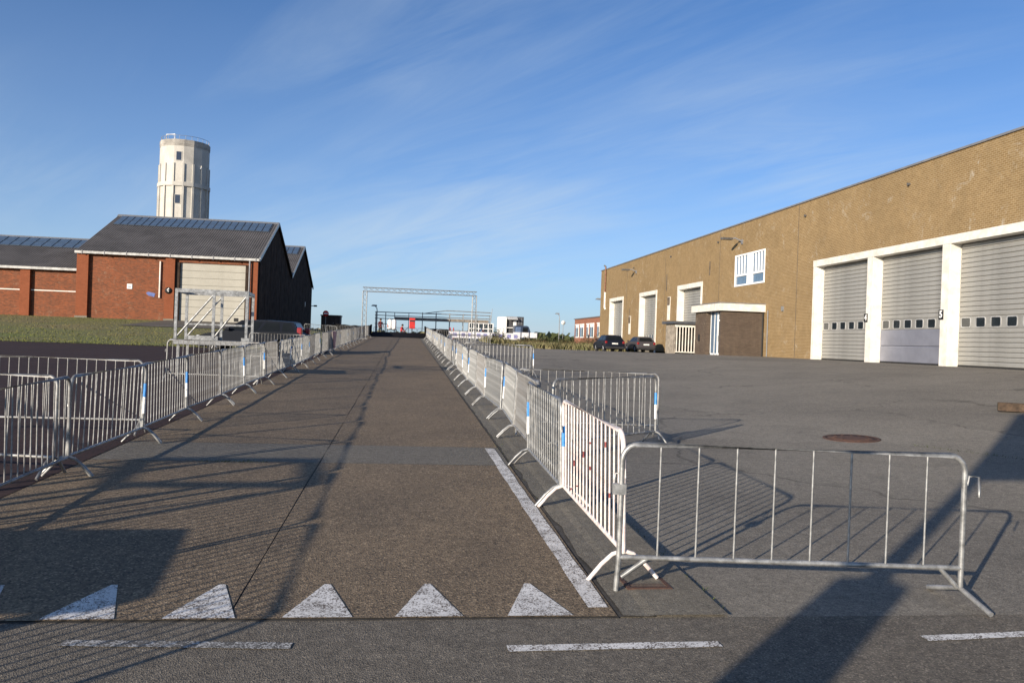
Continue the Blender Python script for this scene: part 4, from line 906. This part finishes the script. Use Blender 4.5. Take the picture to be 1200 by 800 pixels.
def seated():
    J = {'pelvis': ((0, 0, .5), (.15, .12), None), 'waist': ((.03, 0, .66), (.14, .10), 'pelvis'), 'chest': ((.08, 0, .86), (.17, .115), 'waist'), 'neck': ((.12, 0, 1.03), .055, 'chest'), 'head': ((.15, 0, 1.15), .095, 'neck'), 'crown': ((.15, 0, 1.23), .075, 'head')}
    for s_, n in ((1, 'l'), (-1, 'r')):
        J[n + 'hip'] = ((.06, s_ * .1, .48), .09, 'pelvis'); J[n + 'knee'] = ((.44, s_ * .16, .52), .065, n + 'hip'); J[n + 'ank'] = ((.48, s_ * .17, .09), .042, n + 'knee'); J[n + 'toe'] = ((.62, s_ * .18, .04), .035, n + 'ank')
        J[n + 'sho'] = ((.08, s_ * .19, .95), .06, 'chest'); J[n + 'elb'] = ((.2, s_ * .27, .70), .045, n + 'sho'); J[n + 'wri'] = ((.4, s_ * .2, .62), .034, n + 'elb'); J[n + 'han'] = ((.48, s_ * .18, .58), .03, n + 'wri')
    return J
def cut_s(c): return 2 if c.z > 1.5 or (c.x > .1 and c.z < .96 and c.z > .75) else (1 if c.z > .9 else 0)
def cut_t(c): return 2 if c.z > 1.03 or (c.x > .36 and .56 < c.z and abs(c.y) > .15 and c.z > .6) else (1 if c.z > .56 and c.x < .42 else 0)
person('person in maroon jacket and dark trousers standing behind the black ramp', (-2.38, 82, tz(-2.5, 82)), R(-60), standing(), [DARKCL, MAROON, SKIN], cut_s, HAIR)
person('person in red top and dark trousers sitting behind the black ramp', (-.37, 82, tz(0, 82)), R(-20), seated(), [DARKCL, REDCL, SKIN], cut_t, HAIR)
st = thing('folding_stool', 'small stool under the seated person behind the ramp', 'stool', (-.37, 82, tz(0, 82)), R(-20))
put('seat', MB().box(-.2, .2, -.2, .2, .33, .37, .01).mesh('seat', TRIM), st)
for x in (-.16, .16):
    for y in (-.16, .16): put('leg', MB().tube([(x * 1.1, y * 1.1, 0), (x, y, .34)], .014, 5).mesh('leg', STEEL_D), st)
tk = thing('white_tank', 'white plastic tank on a dark wheeled frame behind the black ramp', 'tank', (-1.27, 82, tz(0, 82)))
tm = MB(); 
for x in (-.21, .21): tm.lathe([(.05, .0), (.2, .02), (.215, .1), (.215, .82), (.17, .9), (.08, .93), (.07, .98)], (x, 0, .76), 14)
put('vessel', tm.mesh('vessel', WHITE_C), tk)
put('frame', MB().box(-.5, .5, -.25, .25, .68, .76).box(-.48, -.42, -.22, .22, .1, .68).box(.42, .48, -.22, .22, .1, .68).mesh('frame', TRIM), tk)
for x in (-.4, .4):
    for y in (-.24, .24): o = put('wheel', MB().lathe([(.14, -.03), (.16, 0), (.14, .03)], (0, 0, 0), 14, 'Y').mesh('wheel', TYRE), tk); o.location = (x, y, .16)
put('red_tap', MB().box(-.47, -.41, -.3, -.2, .95, 1.2).mesh('red_tap', REDCL), tk)
rbn = thing('red_bin', 'red litter bin on a post behind the black ramp', 'bin', (.70, 82, tz(.7, 82)))
put('bin_body', MB().box(-.28, .28, -.2, .2, .88, 1.92, .03).mesh('bin_body', mat('red_plastic', (.5, .025, .02), .45)), rbn)
put('slot', MB().box(-.24, .24, -.21, -.201, 1.56, 1.72).mesh('slot', TRIM), rbn)
put('post', MB().tube([(0, 0, 0), (0, 0, .9)], .05, 8).mesh('post', TRIM), rbn)

# ------------------------------------------------------------------ things beyond the yard
def signlike(): pass
cb_ = thing('white_framed_cabin', 'cabin with white grid frame and dark panes beyond the truss gate', 'cabin', (8.45, 110, tz(8.5, 110)))
MB().box(8.5, 11.6, 110.1, 112.5, 1.9, 4.08).build('shell', mat('cabin_dark', (.06, .06, .065), .7), cb_, True)
for k in range(6): MB().box(8.42 + k * .64, 8.52 + k * .64, 109.98, 110.1, 1.85, 4.12).build('upright', WHITE_C, cb_, True)
for z in (1.9, 2.6, 3.3, 4.02): MB().box(8.42, 11.72, 109.95, 109.98, z, z + .1).build('rail', WHITE_C, cb_, True)
for k in range(5):
    for z in (2.0, 2.7, 3.4): MB().quad((8.53 + k * .64, 110.08, z), (9.05 + k * .64, 110.08, z), (9.05 + k * .64, 110.08, z + .58), (8.53 + k * .64, 110.08, z + .58)).build('pane', PANE, cb_, True)
tp = thing('red_tarpaulin', 'heap under red and white tarpaulin before the white framed cabin', 'tarpaulin', (9.7, 105, tz(9.7, 105)))
tm = MB(); g_ = [[(-1 + i * .25, -.6 + j * .3, 1.55 * max(0, 1 - abs(-1 + i * .25) * .8) * (1 - abs(-.6 + j * .3) * .9) + random.uniform(0, .12)) for i in range(9)] for j in range(5)]
vs = [p for r_ in g_ for p in r_]; tm.add(vs, [(j * 9 + i, j * 9 + i + 1, (j + 1) * 9 + i + 1, (j + 1) * 9 + i) for j in range(4) for i in range(8)])
tm.m = [1 if (k % 8) in (3, 6) else 0 for k in range(len(tm.f))]; tp_ = put('sheet', tm.mesh('sheet', [mat('tarp_red', (.5, .06, .03), .6), WHITE_C]), tp)
# banner panels on the fence line
BANNER = mat('banner_white', (.62, .62, .66), .6, 0, .1, 1.5); BANP = mat('banner_violet', (.2, .2, .4), .6, 0, .2, 3)
for k in range(5):
    x = 4.1 + k * 1.6; t = thing('banner_panel', 'white fence banner with violet blocks, %s from the ramp along the rough ground' % ORD[k + 1], 'banner', (x, 86, tz(x, 86)), 0, 'banners along the rough ground')
    zt_ = 2.6 - tz(x, 86); put('sheet', MB().box(0, 1.5, 0, .03, zt_ - .62, zt_ + .06).mesh('sheet', BANNER), t)
    for q in range(2): put('printed_block', MB().box(.15 + q * .7, .55 + q * .7, -.006, 0, zt_ - .45, zt_ - .1).mesh('printed_block', BANP), t)
    for q in (.02, 1.48): put('post', MB().tube([(q, .05, -.1), (q, .05, zt_ + .1)], .025, 6).mesh('post', STEEL_D), t)
# catering trailer and van
ft_ = thing('catering_trailer', 'white catering trailer with raised serving hatch beyond the bushes', 'trailer', (13.6, 120, tz(14, 120)))
za = tz(14, 120)
MB().box(13.55, 14.75, 120, 122.2, za + .5, 5.36, .05).build('end_body', WHITE_C, ft_, True)
MB().box(14.77, 17.3, 120.4, 122.2, za + .5, 5.45, .03).build('body', mat('trailer_dark', (.05, .05, .055), .6), ft_, True)
MB().prism([(119.4, 4.98), (119.4, 5.03), (120.4, 5.42), (120.4, 5.37)], 'X', 14.8, 16.3).build('hatch', mat('awning_grey', (.55, .55, .53), .6), ft_, True)
MB().box(14.8, 16.3, 120.1, 120.4, 3.75, 3.85).build('counter', WHITE_C, ft_, True)
MB().box(15.75, 16.2, 120.36, 120.4, 3.86, 4.9).build('panel', WHITE_C, ft_, True)
for x in (16.45, 16.85): MB().box(x, x + .22, 120.36, 120.4, 4.3, 5.3).build('window', glassmat('trailer_pane', (.12, .13, .15)), ft_, True)
for x in (14.4, 16.5): MB().lathe([(.25, -.1), (.33, -.08), (.33, .08), (.25, .1)], (x, 120.2, za + .33), 16, 'Y').build('wheel', TYRE, ft_, True)
vn = thing('dark_van', 'dark blue van parked before the catering trailer', 'van', (16.4, 115, tz(16, 115)))
zv = tz(16, 115); VANP = paint('van_paint', (.035, .05, .085))
MB().prism([(15.1, zv + .35), (17.55, zv + .35), (17.6, zv + 1.1), (17.4, zv + 1.35), (17.15, zv + 2.05), (16.9, zv + 2.2), (15.15, zv + 2.2)], 'Y', 114.1, 115.9).build('body', VANP, vn, True)
MB().box(15.25, 16.0, 114.08, 114.1, zv + 1.25, zv + 2.0).build('side_panel', mat('van_blue', (.10, .15, .26), .5), vn, True)
MB().box(16.3, 17.0, 114.08, 114.1, zv + 1.3, zv + 1.95).build('side_window', GLASS, vn, True)
for x in (15.55, 17.1): MB().lathe([(.24, -.1), (.33, -.08), (.33, .08), (.24, .1)], (x, 114.15, zv + .33), 16, 'Y').build('wheel', TYRE, vn, True)
for k in range(3):
    x = 14.7 + k * 1.15; t = thing('banner_panel', 'pale banner before the dark van, %s from the catering trailer end' % ORD[k + 1], 'banner', (x, 112, tz(x, 112)), 0, 'banners before the dark van')
    put('sheet', MB().box(0, 1.0, 0, .03, .55, 1.25).mesh('sheet', BANNER), t)
    for q in (.03, .97): put('post', MB().tube([(q, .05, 0), (q, .05, 1.3)], .025, 6).mesh('post', STEEL_D), t)
# red brick office beyond the hall
ob = thing('brick_office', 'low red brick office with white window frames beyond the garage hall', 'building', (25.9, 110, 1.6))
OBY = brickmat('office_brick', (.32, .12, .07), (.25, .09, .055), (.28, .18, .13), .23, .075, 'Y', (.3, .15, .1), .3)
MB().box(25.9, 34, 103.5, 125, 1.2, 5.5).build('wall', OBY, ob, True)
MB().box(25.75, 34.2, 103.3, 125.2, 5.5, 5.62).build('coping', GREYT, ob, True)
for y, w_ in ((104.8, 2.1), (108.4, 1.2), (111.8, 2.2), (115.0, 1.2), (118.3, 2.4), (121.8, 2.0)):
    f = MB().box(25.82, 25.9, y, y + w_, 2.7, 4.6).build('window', WHITE_C, ob, True)
    for q in range(2): MB().box(25.80, 25.82, y + .12 + q * (w_ / 2), y + w_ / 2 - .06 + q * (w_ / 2), 2.85, 4.2).build('pane', WIN if q else PANE, f)
    MB().box(25.76, 25.9, y - .1, y + w_ + .1, 4.6, 4.75).build('lintel', WHITE_C, f)
# lamp posts, signs
def lamp_post(label, loc, h, arm):
    t = thing('street_lamp', label, 'street lamp', loc)
    put('post', MB().tube([(0, 0, 0), (0, 0, h - .6), (-.05, 0, h - .2), (-.25, 0, h)], [.09, .06, .055, .05], 8).mesh('post', STEEL_D), t)
    put('arm', MB().tube([(-.25, 0, h), (-arm, 0, h + .12)], .045, 6).mesh('arm', STEEL_D), t)
    put('lamp_head', MB().prism([(-arm - .75, .0), (-arm + .05, -.05), (-arm + .05, .16), (-arm - .5, .18)], 'Y', -.14, .14).mesh('lamp_head', STEEL_D), t).location = (0, 0, h + .05)
lamp_post('tall street lamp with bent arm standing before the brick office', (26.1 - .6, 102.5, tz(25.4, 102.5)), 5.7, 1.0)
lamp_post('slender street lamp standing beyond the scaffold footbridge', (-3.75, 112, tz(-3.7, 112)), 4.0, .1)
lamp_post('slender street lamp standing beyond the bushes by the round sign', (26.3, 140, tz(26, 140)), 4.9, .1)
rs = thing('round_sign', 'round pale road sign on a post beyond the bushes', 'road sign', (21.2, 110, tz(21, 110)))
put('disc', MB().lathe([(.30, 0), (.30, .03)], (0, -.05, 4.58 - tz(21, 110)), 24, 'Y').mesh('disc', mat('sign_pale', (.6, .62, .62), .5)), rs); put('post', MB().tube([(0, 0, 0), (0, 0, 4.7 - tz(21, 110))], .035, 6).mesh('post', STEEL_D), rs)
for k in range(2): 
    t = thing('marker_post', 'small red marker post on the far ground past the footbridge', 'post', (7.5 + k * .55, 138, tz(8, 138)), 0, 'red marker posts'); put('shaft', MB().lathe([(.11, 0), (.10, 1.7), (.06, 1.9), (.01, 1.98)], n=10).mesh('shaft', REDCL), t)
dc = thing('dark_container', 'dark brown skip container standing beyond the left barrier row', 'container', (-7.3, 84, tz(-7.3, 84)))
CON = mat('container_brown', (.035, .018, .016), .7, 0, .25, 2); zc = tz(-7.3, 84)
MB().prism([(-8.2, zc + .1), (-6.4, zc + .1), (-6.38, 3.68), (-8.22, 3.68)], 'Y', 83.2, 85.4).build('body', CON, dc, True)
for k in range(5): MB().box(-8.15 + k * .42, -8.05 + k * .42, 83.12, 83.2, zc + .15, 3.6).build('rib', CON, dc, True)
MB().box(-8.28, -6.32, 83.1, 85.5, 3.68, 3.78).build('rim', CON, dc, True)
ne = thing('no_entry_sign', 'red no entry sign with white bar above the dark container', 'road sign', (-7.66, 82, tz(-7.6, 82)))
zz = 3.88 - tz(-7.6, 82)
put('disc', MB().lathe([(.29, 0), (.29, .03)], (0, -.05, zz), 24, 'Y').mesh('disc', mat('sign_red', (.55, .03, .03), .4)), ne); put('bar', MB().box(-.2, .2, -.06, -.052, zz - .055, zz + .055).mesh('bar', WHITE_C), ne); put('post', MB().tube([(0, 0, 0), (0, 0, zz + .2)], .035, 6).mesh('post', STEEL_D), ne)
# pink cloth tied on the left row
pc = thing('pink_cloth', 'pale pink cloth hung on a barrier of the row along the brick field', 'cloth', (-3.38, 41, tz(-3.4, 41)))
m_ = MB(); n = 8; vs = []
for i in range(n + 1):
    u = i / n; zt_ = 1.03; w_ = .03 * math.sin(i * 1.7)
    for q in range(5): v = q / 4; vs.append((w_ * (1 - v) + .01, (u - .5) * (2.1 - 1.5 * (1 - v)), .2 + (zt_ - .2) * v))
m_.add(vs, [(i * 5 + q, i * 5 + q + 1, (i + 1) * 5 + q + 1, (i + 1) * 5 + q) for i in range(n) for q in range(4)]); m_.v += [(x - .012, y, z) for x, y, z in m_.v[:]]; k0 = len(vs)
for f in m_.f[:]: m_.f.append([i + k0 for i in f]); m_.m.append(0); m_.sm.append(False)
put('cloth', m_.mesh('cloth', mat('pink_fabric', (.55, .33, .33), .8, 0, .1, 4)), pc)
# ------------------------------------------------------------------ bushes on the rough ground
LEAF = [mat('leaf_a', (.06, .07, .018), .7, 0, .4, 3), mat('leaf_b', (.10, .085, .028), .7, 0, .4, 3), mat('leaf_c', (.035, .05, .014), .7, 0, .4, 3), mat('leaf_d', (.15, .105, .045), .75, 0, .3, 3)]
TWIG = mat('twig', (.09, .065, .04), .9)
def bush(label, x, y, w_, h, m, nleaf=420):
    t = thing('bush', label, 'bush', (x, y, tz(x, y)), 0, 'bushes on the rough ground'); b = MB(); tw = MB(); tips = []
    for k in range(11):
        a = random.uniform(0, 6.28); r_ = w_ * .5 * math.sqrt(random.random()); tip = Vector((r_ * math.cos(a), r_ * math.sin(a) * .8, h * random.uniform(.5, 1.0) * (1 - .35 * (r_ / (w_ * .5)) ** 2)))
        tw.tube([(0, 0, 0), tip * .5 + Vector((random.uniform(-.1, .1), 0, .08)), tip], [.03, .018, .006], 5, False); tips += [tip, tip * .72, tip * .5]
    for k in range(nleaf):
        c = random.choice(tips) + Vector((random.gauss(0, w_ * .07), random.gauss(0, w_ * .07), random.gauss(0, h * .09)))
        if c.z < .02: c.z = random.uniform(.02, .2)
        a = Vector((random.gauss(0, 1), random.gauss(0, 1), random.gauss(.4, .8))).normalized(); s_ = a.orthogonal().normalized(); ln = random.uniform(.06, .15); wd = ln * .3
        b.add([c, c + a * ln * .5 + s_ * wd, c + a * ln, c + a * ln * .5 - s_ * wd], [(0, 1, 2, 3)])
    put('foliage', b.mesh('foliage', m), t); put('stems', tw.mesh('stems', TWIG), t)
kinds = ['olive', 'straw-tinged', 'deep green', 'rusty brown']
cnt = {}
spots = [(9.6, 82.5, 1.9, 1.75, 2), (9.0, 81.5, 1.2, 1.55, 2), (12.3, 83, 1.3, 1.35, 2), (14.6, 86, 1.6, 1.6, 2), (16.6, 88, 2.0, 1.5, 2), (18.4, 90, 1.8, 1.3, 0), (21.0, 93, 2.3, 1.9, 2), (23.4, 96, 1.6, 1.3, 0), (24.3, 101, 1.6, 1.9, 2)]
for k in range(34):
    yy = random.uniform(79.5, 92); u = random.uniform(.11, .245); spots.append((u * yy + 0.2, yy, random.uniform(1.4, 2.6), random.uniform(.6, 1.15), random.choice((0, 1, 1, 3, 3, 0))))
for i, (x, y, w_, h, k) in enumerate(spots):
    nm = kinds[k]; big = 'tall' if h > 1.4 else ('low' if h < 1.2 else 'rounded')
    near_ = ('behind the banner panels' if x < 11 else 'before the catering trailer' if x < 14 else 'before the dark van' if x < 17 else 'before the round sign' if x < 20 else 'close to the brick office')
    edge = 'at the yard edge' if y < 83 else ('in the middle of the scrub' if y < 88 else 'at the back of the scrub')
    bush('%s %s bush %s, %s' % (big, nm, edge, near_), x, y, w_, h, LEAF[k], 380 if h < 1.2 else 520)
# far wood and dune line on the horizon
def mass(name, label, x0, x1, y, hmin, hmax, m, n=260):
    b = MB()
    for k in range(n):
        x = x0 + (x1 - x0) * k / n + random.uniform(-2, 2); yy = y + random.uniform(-20, 20); h = random.uniform(hmin, hmax)
        for q in range(7):
            c = Vector((x + random.gauss(0, h * .5), yy + random.gauss(0, 2), 1.6 + random.random() * h)); a = Vector((random.gauss(0, 1), random.gauss(0, 1), random.gauss(0, 1))).normalized(); s_ = a.orthogonal() * h * .4
            b.add([c - a * h * .5, c + s_, c + a * h * .5, c - s_], [(0, 1, 2, 3)])
    tag(b.build(name, m), label, 'scrub', kind='stuff')
mass('far_scrub', 'far line of scrub along the horizon behind the trailers', 20, 240, 330, 1, 3.6, LEAF[0], 420)
mass('dune_grass', 'pale dune grass on the low rise beyond the hangar end', -30, 6, 170, .4, 1.3, STRAW, 200)
